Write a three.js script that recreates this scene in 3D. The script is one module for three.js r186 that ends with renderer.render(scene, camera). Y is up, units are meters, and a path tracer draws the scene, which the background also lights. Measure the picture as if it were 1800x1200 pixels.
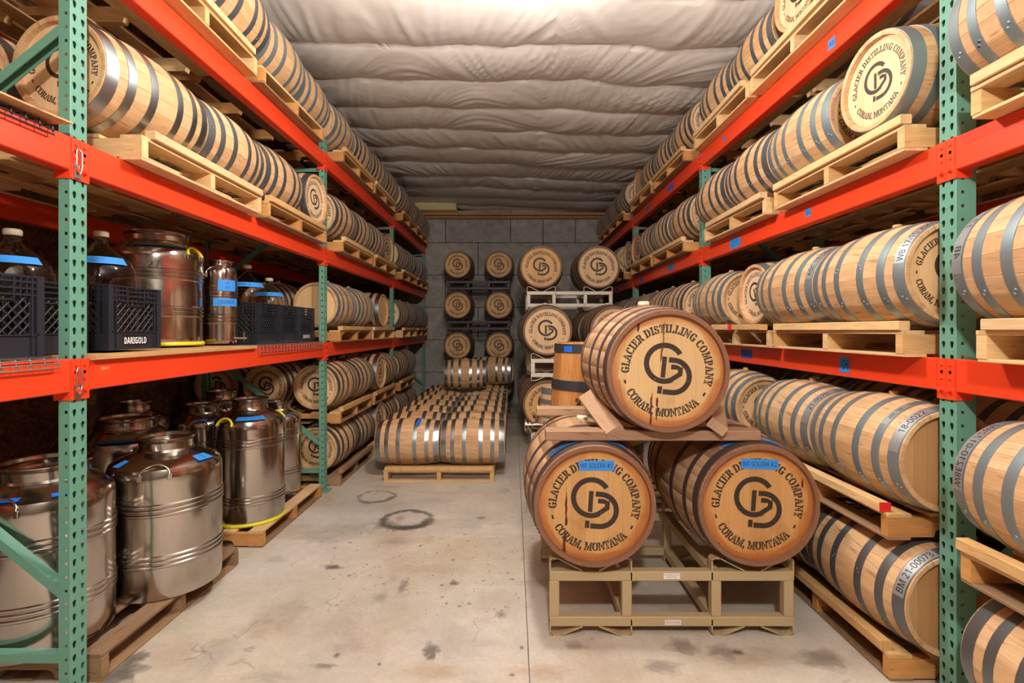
import * as THREE from 'three';
import { mergeGeometries, toCreasedNormals } from 'three/addons/utils/BufferGeometryUtils.js';
import { RoundedBoxGeometry } from 'three/addons/geometries/RoundedBoxGeometry.js';
import { ImprovedNoise } from 'three/addons/math/ImprovedNoise.js';

// ---------------------------------------------------------------- camera, light, exposure
const scene = new THREE.Scene();
const CAM = 1.40, FOC = 900;
const camera = new THREE.PerspectiveCamera(2 * Math.atan(600 / FOC) * 180 / Math.PI, 1.5, 0.05, 60);
camera.position.set(0, CAM, 0);
camera.lookAt(0, CAM, -1);
camera.setViewOffset(1800, 1200, -2, 20, 1800, 1200);
const renderer = new THREE.WebGLRenderer({ antialias: true });
renderer.toneMapping = THREE.LinearToneMapping;
renderer.toneMappingExposure = 0.6;
renderer.shadowMap.enabled = true;
scene.background = new THREE.Color(0x000000);
const LAMPS = [                       // unseen bulbs out of frame, placed to light near racks and far aisle
  { at: [0.1, 3.0, 0.6], power: 42, size: 5 },
  { at: [-0.05, 3.03, -2.44], power: 21, size: 5 },
];
const LAMP_COLOR = new THREE.Color(1.0, 0.95, 0.88);

// ---------------------------------------------------------------- helpers
function rngOf(seed) { let s = seed | 0; return () => { s = (s + 0x6d2b79f5) | 0; let t = Math.imul(s ^ (s >>> 15), 1 | s); t = (t + Math.imul(t ^ (t >>> 7), 61 | t)) ^ t; return ((t ^ (t >>> 14)) >>> 0) / 4294967296; }; }
const rnd = rngOf(77);
const noise3 = new ImprovedNoise();
const used = new Map();
function numbered(name) { const n = used.get(name) ?? 0; used.set(name, n + 1); return n ? name + '_' + String(n).padStart(3, '0') : name; }
function tag(o, label, category, group, kind) { if (label) o.userData.label = label; if (category) o.userData.category = category; if (group) o.userData.group = group; if (kind) o.userData.kind = kind; return o; }
function thing(name, label, category, group) { const g = new THREE.Group(); g.name = numbered(name); scene.add(g); return tag(g, label, category, group); }
function part(parent, name, geo, mat, label) { const m = new THREE.Mesh(geo, mat); m.name = name; parent.add(m); if (label) m.userData.label = label; return m; }
function struct(name, geo, mat) { const o = geo ? new THREE.Mesh(geo, mat) : new THREE.Group(); o.name = name; scene.add(o); o.userData.kind = 'structure'; return o; }
const V3 = (x, y, z) => new THREE.Vector3(x, y, z);
const ORD = ['first', 'second', 'third', 'fourth', 'fifth', 'sixth', 'seventh', 'eighth', 'ninth', 'tenth', 'eleventh', 'twelfth', 'thirteenth'];
const move = (g, x, y, z) => g.translate(x, y, z);
// a board with chamfered edges: w along x, h along y, l along z, grain along l, uv in metres
function board(w, h, l, c = 0.0025, off = 0) {
  const a = w / 2, b = h / 2, s = new THREE.Shape();
  s.moveTo(-a + c, -b); s.lineTo(a - c, -b); s.lineTo(a, -b + c); s.lineTo(a, b - c); s.lineTo(a - c, b); s.lineTo(-a + c, b); s.lineTo(-a, b - c); s.lineTo(-a, -b + c); s.closePath();
  const g = new THREE.ExtrudeGeometry(s, { depth: l, bevelEnabled: false, steps: 1 }); g.translate(0, 0, -l / 2);
  return grainUV(g, 'z', off);
}
function grainUV(g, axis, off = 0) {
  if (!g.attributes.normal) g.computeVertexNormals();
  const p = g.attributes.position, n = g.attributes.normal, uv = new Float32Array(p.count * 2);
  for (let i = 0; i < p.count; i++) {
    const P = { x: p.getX(i), y: p.getY(i), z: p.getZ(i) }, N = { x: Math.abs(n.getX(i)), y: Math.abs(n.getY(i)), z: Math.abs(n.getZ(i)) };
    const o = ['x', 'y', 'z'].filter((k) => k !== axis);
    let u, v = P[axis];
    if (N[axis] > 0.7) { u = P[o[0]]; v = P[o[1]]; } else u = N[o[0]] > N[o[1]] ? P[o[1]] : P[o[0]];
    uv[2 * i] = u + off; uv[2 * i + 1] = v + off * 0.37;
  }
  g.setAttribute('uv', new THREE.BufferAttribute(uv, 2)); return g;
}
function lathe(pts, seg = 48) { return new THREE.LatheGeometry(pts.map(([r, y]) => new THREE.Vector2(r, y)), seg); }
function tube(points, r, seg = 24, rs = 8, closed = false) { return new THREE.TubeGeometry(new THREE.CatmullRomCurve3(points, closed, 'catmullrom', 0.2), seg, r, rs, closed); }
function rod(a, b, r, rs = 6) { const d = b.clone().sub(a), g = new THREE.CylinderGeometry(r, r, d.length(), rs); g.applyQuaternion(new THREE.Quaternion().setFromUnitVectors(V3(0, 1, 0), d.clone().normalize())); g.translate((a.x + b.x) / 2, (a.y + b.y) / 2, (a.z + b.z) / 2); return g; }
const bare = (g) => { const h = g.index ? g.toNonIndexed() : g; for (const k of Object.keys(h.attributes)) if (!['position', 'normal', 'uv'].includes(k)) h.deleteAttribute(k); return h; };
const join = (list) => mergeGeometries(list.map(bare));
const box = (w, h, l, x = 0, y = 0, z = 0) => { const g = new THREE.BoxGeometry(w, h, l); g.translate(x, y, z); return g; };

// ---------------------------------------------------------------- textures
function dataTex(w, h, fn, srgb = true) {
  const d = new Uint8Array(w * h * 4);
  for (let y = 0; y < h; y++) for (let x = 0; x < w; x++) { const c = fn(x / w, y / h), i = (y * w + x) * 4; for (let k = 0; k < 3; k++) d[i + k] = Math.max(0, Math.min(255, c[k] * 255)); d[i + 3] = 255; }
  const t = new THREE.DataTexture(d, w, h); t.wrapS = t.wrapT = THREE.RepeatWrapping; t.magFilter = THREE.LinearFilter; t.minFilter = THREE.LinearFilter; if (srgb) t.colorSpace = THREE.SRGBColorSpace; t.needsUpdate = true; return t;
}
const tileN = (u, v, fu, fv, s) => noise3.noise(Math.cos(u * 6.2832) * fu + s, Math.sin(u * 6.2832) * fu + Math.cos(v * 6.2832) * fv, Math.sin(v * 6.2832) * fv + s * 1.7);
const woodTex = dataTex(512, 512, (u, v) => {
  const w = tileN(u, v, 2.0, 0.5, 3), k = tileN(u, v, 1.2, 1.2, 9), f = tileN(u, v, 22, 0.9, 5), ff = tileN(u, v, 48, 3, 7);
  const ring = Math.sin((u * 26 + w * 3.2) * 6.2832) * 0.5 + 0.5;
  const t = 0.9 + 0.07 * k + 0.06 * f + 0.05 * ff - 0.03 * ring * ring;
  const dark = Math.max(0, tileN(u, v, 3.3, 2.6, 21) - 0.42) * 0.9;
  return [t - dark * 0.5 + 0.03, t * 0.985 - 0.012 * ring - dark * 0.65 + 0.02, t * 0.965 - 0.022 * ring - dark * 0.8];
});
woodTex.repeat.set(1 / 0.22, 1 / 0.9);
const woodBump = woodTex.clone(); woodBump.colorSpace = THREE.NoColorSpace;
function canvasTex(w, h, draw, srgb = true) { const c = document.createElement('canvas'); c.width = w; c.height = h; draw(c.getContext('2d'), w, h); const t = new THREE.CanvasTexture(c); if (srgb) t.colorSpace = THREE.SRGBColorSpace; return t; }
// stencilled ring of words and the round monogram on a barrel head
function drawPrint(g, cx, cy, R, ink, turn = 0, blot = 0, r = Math.random) {
  const L = document.createElement('canvas'); L.width = L.height = Math.ceil(R * 2.1); const q = L.getContext('2d'), c = L.width / 2;
  q.translate(c, c); q.rotate(turn); q.fillStyle = ink; q.strokeStyle = ink;
  const letters = (text, a0, a1, inward) => {
    const size = R * 0.172; q.font = 'bold ' + size + 'px serif'; q.textAlign = 'center'; q.textBaseline = 'alphabetic';
    const w = [...text].map((ch) => q.measureText(ch).width + size * 0.03), sum = w.reduce((a, b) => a + b, 0); let at = 0;
    [...text].forEach((ch, i) => {
      const a = a0 + (a1 - a0) * ((at + w[i] / 2) / sum); at += w[i];
      q.save();
      if (inward) { q.rotate(a + Math.PI / 2); q.translate(0, -R * 0.675); } else { q.rotate(a - Math.PI / 2); q.translate(0, R * 0.805); }
      q.scale(0.86, 1.1); q.lineWidth = size * 0.065; q.fillText(ch, 0, 0); q.strokeText(ch, 0, 0);
      if (!' ,-I'.includes(ch)) { q.globalCompositeOperation = 'destination-out'; q.save(); q.transform(1, 0, -0.06, 1, 0, 0); const m = w[i]; const bars = 'MNW'.includes(ch) ? [-0.13, 0.15] : 'LTPEFR'.includes(ch) ? [-0.02] : [0]; for (const b of bars) q.fillRect(b * m - size * 0.026, -size, size * 0.052, size * 1.15); q.restore(); }
      q.restore();
    });
  };
  const D = Math.PI / 180;
  letters('GLACIER DISTILLING COMPANY', -189 * D, 15 * D, true);
  letters('CORAM, MONTANA', 148 * D, 40 * D, false);
  for (const a of [160, 27]) { q.save(); q.rotate(a * D - Math.PI / 2); q.fillRect(-R * 0.034, R * 0.75, R * 0.068, R * 0.034); q.restore(); }
  const s = R / 475; q.save(); q.translate(-10 * s, -8 * s); q.lineCap = 'butt'; q.lineWidth = 44 * s;
  const gx = -20 * s, gy = -52 * s, gr = 150 * s;
  q.beginPath(); q.arc(gx, gy, gr, -0.62, 1.15, true); q.stroke();                                             // G ring
  q.beginPath(); q.moveTo(gx + gr * Math.cos(1.17), gy + gr * Math.sin(1.17)); q.lineTo(118 * s, 26 * s); q.lineTo(118 * s, -28 * s); q.lineTo(38 * s, -28 * s); q.lineWidth = 40 * s; q.lineJoin = 'miter'; q.stroke();
  q.globalCompositeOperation = 'destination-out';
  q.fillRect(-54 * s, -120 * s, 14 * s, 190 * s); q.fillRect(2 * s, -120 * s, 12 * s, 190 * s); q.fillRect(-60 * s, 62 * s, 80 * s, 14 * s);
  q.beginPath(); q.lineWidth = 70 * s; q.arc(62 * s, 52 * s, 137 * s, -1.5, -0.9); q.stroke();
  q.globalCompositeOperation = 'source-over';
  q.beginPath(); q.lineWidth = 44 * s; q.arc(gx, gy, gr, 1.05, 2.4, false); q.stroke();
  q.beginPath(); q.moveTo(14 * s, -85 * s); q.lineTo(62 * s, -85 * s); q.arc(62 * s, 50 * s, 135 * s, -Math.PI / 2, Math.PI / 2, false); q.lineTo(-12 * s, 185 * s); q.stroke();   // D
  q.fillRect(-42 * s, -108 * s, 38 * s, 176 * s); q.fillRect(-58 * s, 142 * s, 38 * s, 62 * s);
  q.restore();
  if (blot) { q.globalCompositeOperation = 'destination-out'; for (let i = 0; i < blot; i++) { q.globalAlpha = 0.2 + 0.5 * r(); q.beginPath(); q.arc((r() * 2 - 1) * R, (r() * 2 - 1) * R, R * 0.008 * (0.4 + r()), 0, 7); q.fill(); } q.globalAlpha = 1; q.globalCompositeOperation = 'source-over'; }
  g.globalAlpha = 0.92; g.drawImage(L, cx - c, cy - c); g.globalAlpha = 1;
}
function headTex({ seed, base, print, aged, turn = 0, ink = '#2a1d14', size = 1024 }) {
  return canvasTex(size, size, (g, W) => {
    const r = rngOf(seed), n = 7;
    for (let i = 0; i < n; i++) { const t = (r() - 0.5) * (aged ? 16 : 18); g.fillStyle = `rgb(${base[0] + t},${base[1] + t},${base[2] + t * 0.9})`; g.fillRect(i * W / n, 0, W / n + 1, W); }
    for (let i = 0; i < 1500; i++) { const x = r() * W, y = r() * W, l = 40 + r() * 260; g.strokeStyle = r() < 0.6 ? `rgba(95,55,20,${0.03 + r() * 0.06})` : `rgba(255,235,200,${0.03 + r() * 0.07})`; g.lineWidth = 0.6 + r() * 1.8; g.beginPath(); g.moveTo(x, y); g.lineTo(x + (r() - 0.5) * 8, y + l); g.stroke(); }
    for (let i = 0; i < 90; i++) { g.fillStyle = `rgba(80,45,15,${0.05 + r() * 0.18})`; g.beginPath(); g.ellipse(r() * W, r() * W, 1 + r() * 4, 1 + r() * 3, 0, 0, 7); g.fill(); }
    if (aged) {
      for (let k = 0; k < 5; k++) { g.strokeStyle = `rgba(${182 - k * 10},${96 - k * 8},24,0.17)`; g.lineWidth = W * (0.15 - k * 0.026); g.beginPath(); for (let a = 0; a <= 160; a++) { const q = a / 160 * 6.2832, rr = W * (0.497 + 0.012 * Math.sin(q * 5 + seed + k) + 0.02 * noise3.noise(Math.cos(q) * 2.3 + seed, Math.sin(q) * 2.3, k * 0.3) + (Math.sin(q) > 0.2 ? -0.015 : 0)); g[a ? 'lineTo' : 'moveTo'](W / 2 + rr * Math.cos(q), W / 2 + rr * Math.sin(q)); } g.stroke(); }
      for (let k = 0; k < 14; k++) { g.fillStyle = `rgba(120,60,12,${0.04 + r() * 0.08})`; g.beginPath(); g.ellipse(r() * W, W * (0.55 + r() * 0.45), 20 + r() * 80, 20 + r() * 60, r() * 3, 0, 7); g.fill(); }
    }
    if (print) drawPrint(g, W / 2, W / 2, W / 2, ink, turn, aged ? 160 : 90, r);
    if (aged) for (const [x, y0, y1, w] of aged) {
      for (let k = 0; k < 26; k++) { const y = y0 + (y1 - y0) * r(); g.fillStyle = `rgba(${50 + r() * 50},${16 + r() * 12},4,${0.25 + r() * 0.45})`; g.beginPath(); g.ellipse((x + (r() - 0.5) * 0.012 + (y - y0) * -0.03) * W, y * W, w * W * (0.3 + r() * 0.9), W * (0.012 + 0.03 * r()), 0.05, 0, 7); g.fill(); }
    }
  });
}
const concreteTex = dataTex(512, 512, (u, v) => { const a = tileN(u, v, 1.3, 1.3, 2), b = tileN(u, v, 6, 6, 4), c = tileN(u, v, 24, 24, 8), t = 0.8 + 0.1 * a + 0.07 * b + 0.08 * c - Math.max(0, tileN(u, v, 14, 14, 31) - 0.45) * 1.1; return [t, t * 0.985, t * 0.96]; });
const osbTex = canvasTex(1024, 1024, (g, W) => { const r = rngOf(5); g.fillStyle = '#8a6238'; g.fillRect(0, 0, W, W); for (let i = 0; i < 5200; i++) { const l = 30 + r() * 90, w = 6 + r() * 18, t = r(); g.save(); g.translate(r() * W, r() * W); g.rotate((r() - 0.5) * 2.6); g.fillStyle = `rgba(${95 + t * 95},${62 + t * 72},${30 + t * 42},0.75)`; g.fillRect(-l / 2, -w / 2, l, w); g.strokeStyle = 'rgba(40,20,5,0.35)'; g.lineWidth = 1; g.strokeRect(-l / 2, -w / 2, l, w); g.restore(); } });
osbTex.wrapS = osbTex.wrapT = THREE.RepeatWrapping;
// the slab: X from -3 to 3, depth from -3 to 10, stains and drips where the photograph has them
const FX0 = -3, FX1 = 3, FD0 = -3, FD1 = 10;
const floorTex = canvasTex(2048, 2048, (g, W) => {
  const r = rngOf(12), X = (x) => (x - FX0) / (FX1 - FX0) * W, Y = (d) => W - (d - FD0) / (FD1 - FD0) * W, sx = W / 6, sy = W / 13;
  g.fillStyle = 'rgb(190,180,166)'; g.fillRect(0, 0, W, W);
  const im = g.getImageData(0, 0, W, W), a = im.data;
  for (let y = 0; y < W; y++) for (let x = 0; x < W; x++) { const px = x / sx, py = y / sy, n = noise3.noise(px * 1.1, py * 1.1, 3) * 14 + noise3.noise(px * 4, py * 4, 7) * 10 + noise3.noise(px * 16, py * 16, 1) * 7 + noise3.noise(px * 60, py * 60, 5) * 8, w = noise3.noise(px * 0.9 + 7, py * 0.9, 11) * 8, i = (y * W + x) * 4; a[i] += n + w * 0.5; a[i + 1] += n; a[i + 2] += n - w; }
  g.putImageData(im, 0, 0);
  const blob = (x, d, rx, rd, c, al, jag = 0.25) => { for (let k = 0; k < 4; k++) { const f = 1 - k * 0.17; g.fillStyle = `rgba(${c},${al / 3})`; g.beginPath(); const s = r() * 50; for (let i = 0; i <= 40; i++) { const q = i / 40 * 6.2832, m = f * (1 + jag * 1.6 * noise3.noise(Math.cos(q) * 1.7 + s, Math.sin(q) * 1.7, k)); g[i ? 'lineTo' : 'moveTo'](X(x) + rx * sx * m * Math.cos(q), Y(d) + rd * sy * m * Math.sin(q)); } g.fill(); } };
  const px = (x, y, rx, ry, c, al, jag) => { const d = CAM * FOC / (y - 580); blob((x - 902) * d / FOC, d, rx * d / FOC, ry * d * d / (CAM * FOC), c, al, jag); };
  const ring = (x, y, rx, al, c, w) => { const d = CAM * FOC / (y - 580), R = rx * d / FOC, cx = (x - 902) * d / FOC, s = r() * 9; for (let i = 0; i < 150; i++) { const q = i / 150 * 6.2832, m = R * (0.97 + 0.16 * noise3.noise(Math.cos(q) * 1.8 + s, Math.sin(q) * 1.8, 2) + (r() - 0.5) * w * 2), big = 0.5 + r() * r() * 1.3 + (Math.sin(q * 1 + 2.6) > 0.5 ? 0.7 : 0); blob(cx + m * Math.cos(q), d + m * Math.sin(q), w * 0.55 * big, w * 0.5 * big, c, al * (0.4 + r()), 0.5); } };
  ring(715, 912, 44, 0.3, '70,64,58', 0.05); ring(662, 872, 32, 0.2, '90,82,74', 0.035); px(678, 921, 22, 7, '70,64,58', 0.5, 0.5); px(704, 910, 10, 6, '130,80,60', 0.3);
  for (const [x, y, rx, ry, al] of [[757, 1143, 15, 12, 0.6], [757, 1155, 10, 6, 0.5], [798, 1025, 9, 4, 0.6], [668, 1050, 14, 10, 0.2], [708, 1030, 8, 13, 0.3], [586, 996, 16, 4, 0.7], [592, 1151, 6, 4, 0.6], [570, 1170, 24, 5, 0.4], [1010, 1135, 22, 8, 0.3], [880, 1080, 12, 8, 0.25], [846, 910, 9, 3, 0.4], [1200, 1135, 26, 16, 0.35], [1270, 1145, 30, 14, 0.3], [1297, 1146, 11, 4, 0.8], [1450, 1160, 40, 22, 0.35], [667, 1167, 4, 3, 0.6], [900, 1186, 5, 3, 0.6], [917, 1138, 4, 3, 0.6], [1160, 1170, 40, 14, 0.25]]) px(x, y, rx, ry, '62,54,48', al, 0.5);
  for (const [x, y, rx, ry, al] of [[640, 1130, 60, 30, 0.12], [760, 1180, 60, 16, 0.2], [700, 1090, 70, 30, 0.1], [870, 1060, 60, 30, 0.1], [950, 1180, 60, 14, 0.22], [600, 1100, 50, 20, 0.12], [300, 1150, 60, 40, 0.12]]) px(x, y, rx, ry, '140,100,66', al, 0.4);
  px(205, 1185, 40, 28, '40,38,38', 0.55, 0.6); px(240, 1155, 26, 12, '48,44,44', 0.45, 0.6);
  for (let i = 0; i < 130; i++) { const x = 560 + r() * 380, y = 930 + r() * 150; px(x, y, 0.8 + r() * r() * 5, 0.6 + r() * 1.6, '84,74,64', 0.25 + r() * 0.4, 0.2); }
  for (let i = 0; i < 300; i++) blob((r() - 0.5) * 4, r() * 9.5, 0.002 + r() * r() * 0.01, 0.002 + r() * r() * 0.01, '96,84,72', 0.2 + r() * 0.4, 0.2);
  for (let i = 0; i < 420; i++) blob((r() - 0.5) * 4.4, -1 + r() * 10, 0.03 + r() * r() * 0.3, 0.03 + r() * r() * 0.26, ['136,108,82', '238,230,216', '112,104, 96', '150,118,86', '104,94,84'][i % 5], 0.07 + r() * 0.16, 0.7);
  for (let i = 0; i < 26; i++) { g.strokeStyle = 'rgba(80,70,60,0.25)'; g.lineWidth = 1 + r(); g.beginPath(); let x = (r() - 0.5) * 3, d = 1.8 + r() * 3; g.moveTo(X(x), Y(d)); for (let k = 0; k < 5; k++) { x += (r() - 0.5) * 0.1; d += (r() - 0.3) * 0.08; g.lineTo(X(x), Y(d)); } g.stroke(); }
});

// ---------------------------------------------------------------- materials
const std = (o) => new THREE.MeshStandardMaterial(o);
const C = (r, g, b) => new THREE.Color(r / 255, g / 255, b / 255).convertSRGBToLinear();
const woodMat = (r, g, b, rough = 0.62, extra = {}) => std({ color: C(r, g, b), map: woodTex, bumpMap: woodBump, bumpScale: 0.0008, roughness: rough, ...extra });
const M = {
  stave: [woodMat(222, 185, 143), woodMat(214, 175, 132), woodMat(228, 193, 152), woodMat(208, 167, 124), woodMat(219, 181, 139)],
  staveAll: woodMat(222, 188, 150, 0.62, { vertexColors: true }),
  oldStave: [woodMat(202, 166, 132), woodMat(186, 150, 116), woodMat(210, 178, 146), woodMat(160, 126, 100)],
  oldAll: woodMat(150, 120, 94, 0.65, { vertexColors: true }),
  hoop: std({ color: C(126, 130, 134), metalness: 0.82, roughness: 0.42 }),
  brightHoop: std({ color: C(168, 176, 182), metalness: 1, roughness: 0.32 }),
  greyHoop: std({ color: C(150, 164, 170), metalness: 0.75, roughness: 0.45 }),
  rustHoop: std({ color: C(92, 76, 72), metalness: 0.5, roughness: 0.55 }), chime: woodMat(142, 102, 78, 0.6),
  darkHoop: std({ color: C(60, 64, 70), metalness: 0.3, roughness: 0.5 }),
  rivet: std({ color: C(190, 190, 190), metalness: 1, roughness: 0.35 }),
  pine: [woodMat(236, 202, 150, 0.75), woodMat(222, 182, 126, 0.75), woodMat(228, 196, 152, 0.75)],
  pineOrange: [woodMat(216, 160, 96, 0.75), woodMat(204, 146, 84, 0.75)],
  oldPine: [woodMat(168, 136, 104, 0.8), woodMat(150, 122, 96, 0.8)],
  lumber: woodMat(190, 158, 130, 0.78), lumberRed: woodMat(170, 136, 112, 0.78),
  redPaint: std({ color: C(214, 34, 34), roughness: 0.6 }),
  orange: std({ color: C(232, 66, 30), roughness: 0.4 }),
  green: std({ color: C(100, 152, 132), roughness: 0.4 }),
  steel: std({ color: C(188, 180, 172), metalness: 1, roughness: 0.17 }),
  galv: std({ color: C(190, 190, 188), metalness: 1, roughness: 0.35 }),
  yellow: std({ color: C(214, 206, 40), roughness: 0.45 }),
  black: std({ color: C(40, 42, 50), roughness: 0.33 }),
  tan: std({ color: C(178, 156, 118), roughness: 0.45 }),
  cream: std({ color: C(226, 216, 196), roughness: 0.45 }),
  purple: std({ color: C(50, 28, 42), roughness: 0.5 }),
  silicone: std({ color: C(232, 222, 190), roughness: 0.5 }),
  tape: std({ color: C(28, 104, 214), roughness: 0.6 }),
  glass: new THREE.MeshPhysicalMaterial({ color: C(236, 232, 222), roughness: 0.03, transmission: 1, thickness: 0, ior: 1.5 }),
  cap: std({ color: C(186, 174, 148), roughness: 0.5 }), redCap: std({ color: C(196, 22, 26), roughness: 0.35 }),
  card: woodMat(222, 180, 132, 0.85), chip: woodMat(206, 164, 112, 0.85),
};
const HEAD = {
  light: [headTex({ seed: 3, base: [224, 186, 142], print: true, ink: '#2c2018' }), headTex({ seed: 8, base: [216, 176, 128], print: true, turn: 0.35, ink: '#33241a' }), headTex({ seed: 15, base: [230, 198, 160], print: true, turn: -0.3, ink: '#3a2a20' })].map((t) => std({ map: t, roughness: 0.6 })),
  plain: std({ map: headTex({ seed: 21, base: [222, 182, 130] }), roughness: 0.6 }),
  dim: std({ map: headTex({ seed: 44, base: [186, 140, 92] }), roughness: 0.6 }),  // darker base stands in for shade on the low right heads; also rear heads
  frontTop: std({ map: headTex({ seed: 31, base: [208, 172, 120], print: true, turn: 0.1, ink: '#241c17', aged: [[0.47, 0.1, 0.3, 0.004], [0.45, 0.28, 0.4, 0.004], [0.36, 0.72, 0.98, 0.008], [0.41, 0.74, 0.93, 0.008], [0.245, 0.1, 0.14, 0.006]] }), roughness: 0.55 }),
  frontLeft: std({ map: headTex({ seed: 32, base: [194, 148, 92], print: true, turn: 0.07, ink: '#241c17', aged: [[0.255, 0.36, 0.6, 0.006], [0.235, 0.78, 0.92, 0.012], [0.25, 0.62, 0.66, 0.008]] }), roughness: 0.55 }),
  frontRight: std({ map: headTex({ seed: 33, base: [192, 144, 88], print: true, turn: 0.07, ink: '#241c17', aged: [[0.16, 0.86, 0.92, 0.008], [0.9, 0.3, 0.34, 0.004]] }), roughness: 0.55 }),
  mid: std({ map: headTex({ seed: 36, base: [212, 164, 104], print: true, turn: 0.08, ink: '#2a1d14' }), roughness: 0.6 }),
};
const concrete = std({ color: C(150, 148, 145), map: concreteTex, bumpMap: concreteTex, bumpScale: 0.004, roughness: 0.9 });
// writing in marker on tape or steel
function textTex(lines, bg, ink, w = 256, h = 128, font = 'sans-serif', tilt = -0.03, size = 0.62) { return canvasTex(w, h, (g) => { g.fillStyle = bg; g.fillRect(0, 0, w, h); g.fillStyle = ink; g.textAlign = 'center'; g.textBaseline = 'middle'; const s = h * size / lines.length; g.font = s + 'px ' + font; g.translate(w / 2, h / 2); g.rotate(tilt); lines.forEach((t, i) => { g.fillText(t, 0, (i - (lines.length - 1) / 2) * s * 1.15, w * 0.92); }); }); }
const tapeMat = (lines, o = {}) => std({ map: textTex(lines, '#2f8be0', '#0b1d3c', o.w ?? 256, o.h ?? 128, 'sans-serif', o.tilt ?? -0.04, o.size ?? 0.6), roughness: 0.6 });
const inkOnSteel = (t) => std({ map: textTex([t], '#b4babd', '#15161a', 360, 64, 'sans-serif', 0.0, 0.85), metalness: 0.75, roughness: 0.45 });

// ---------------------------------------------------------------- barrels
const radius = (o, z) => { const t = 2 * z / o.L; return o.rim / 2 + (o.D - o.rim) / 2 * (1 - Math.abs(t) ** 1.9); };
function staveGeo(o, a0, a1, rows, off) {
  const prof = [[o.L / 2 - 0.03, o.rim / 2 - 0.021], [o.L / 2 - 0.002, o.rim / 2 - 0.018], [o.L / 2, o.rim / 2 - 0.003]];
  for (let i = 0; i <= rows; i++) { const z = o.L / 2 * (1 - 2 * i / rows) * 0.997; prof.push([z, radius(o, z)]); }
  prof.push([-o.L / 2, o.rim / 2 - 0.003], [-o.L / 2 + 0.002, o.rim / 2 - 0.018], [-o.L / 2 + 0.03, o.rim / 2 - 0.021]);
  const e = (o.groove ?? 0.0018) / (o.D / 2), A = [a0, a0 + e, (a0 + a1) / 2, a1 - e, a1], drop = [0.0016, 0, 0, 0, 0.0016], pos = [], uv = [], idx = [];
  prof.forEach(([z, r]) => A.forEach((a, k) => { const q = r - drop[k]; pos.push(q * Math.sin(a), q * Math.cos(a), z); uv.push(a * o.D / 2 + off, z + off * 0.7); }));
  for (let i = 0; i < prof.length - 1; i++) for (let k = 0; k < 4; k++) { const p = i * 5 + k; idx.push(p, p + 1, p + 5, p + 1, p + 6, p + 5); }
  const g = new THREE.BufferGeometry(); g.setAttribute('position', new THREE.Float32BufferAttribute(pos, 3)); g.setAttribute('uv', new THREE.Float32BufferAttribute(uv, 2)); g.setIndex(idx);
  return toCreasedNormals(g, 0.7).translate(0, o.D / 2, 0);
}
function hoopGeo(o, z0, z1, rivets) {
  const t = 0.0022, p = [[radius(o, z0) - 0.002, z0], [radius(o, z0) + t, z0], [radius(o, (z0 + z1) / 2) + t + 0.0004, (z0 + z1) / 2], [radius(o, z1) + t, z1], [radius(o, z1) - 0.002, z1]];
  let g = toCreasedNormals(lathe(p, 44), 0.6); g.rotateX(Math.PI / 2);
  const list = [g];
  if (rivets) for (const a of rivets) for (const k of [-0.25, 0.25]) { const z = (z0 + z1) / 2 + k * (z1 - z0) * 0.5, s = new THREE.SphereGeometry(0.0055, 7, 4); s.scale(1, 0.55, 1); s.translate(0, radius(o, z) + t, z); s.rotateZ(-a - k * 0.12); list.push(s); }
  return join(list).translate(0, o.D / 2, 0);
}
function headBoards(o, side) {
  const R = o.rim / 2 - 0.017, n = o.boards ?? 7, out = [];
  for (let i = 0; i < n; i++) {
    const x0 = -R + 2 * R * i / n + 0.0003, x1 = -R + 2 * R * (i + 1) / n - 0.0003, s = new THREE.Shape(), y = (x) => Math.sqrt(Math.max(0, R * R - x * x));
    const pts = []; for (let k = 0; k <= 6; k++) { const x = x0 + (x1 - x0) * k / 6; pts.push([x, y(x)]); } for (let k = 6; k >= 0; k--) { const x = x0 + (x1 - x0) * k / 6; pts.push([x, -y(x)]); }
    pts.forEach(([a, b], k) => s[k ? 'lineTo' : 'moveTo'](a, b)); s.closePath();
    const g = new THREE.ExtrudeGeometry(s, { depth: 0.012, bevelEnabled: false, curveSegments: 1 });
    const p = g.attributes.position, uv = g.attributes.uv; for (let k = 0; k < p.count; k++) uv.setXY(k, p.getX(k) / (2 * R) + 0.5, p.getY(k) / (2 * R) + 0.5);
    if (side < 0) g.rotateY(Math.PI);
    g.translate(0, o.D / 2, side * (o.L / 2 - 0.022) - (side > 0 ? 0.012 : -0.012)); out.push(g);
  }
  return out;
}
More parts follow.
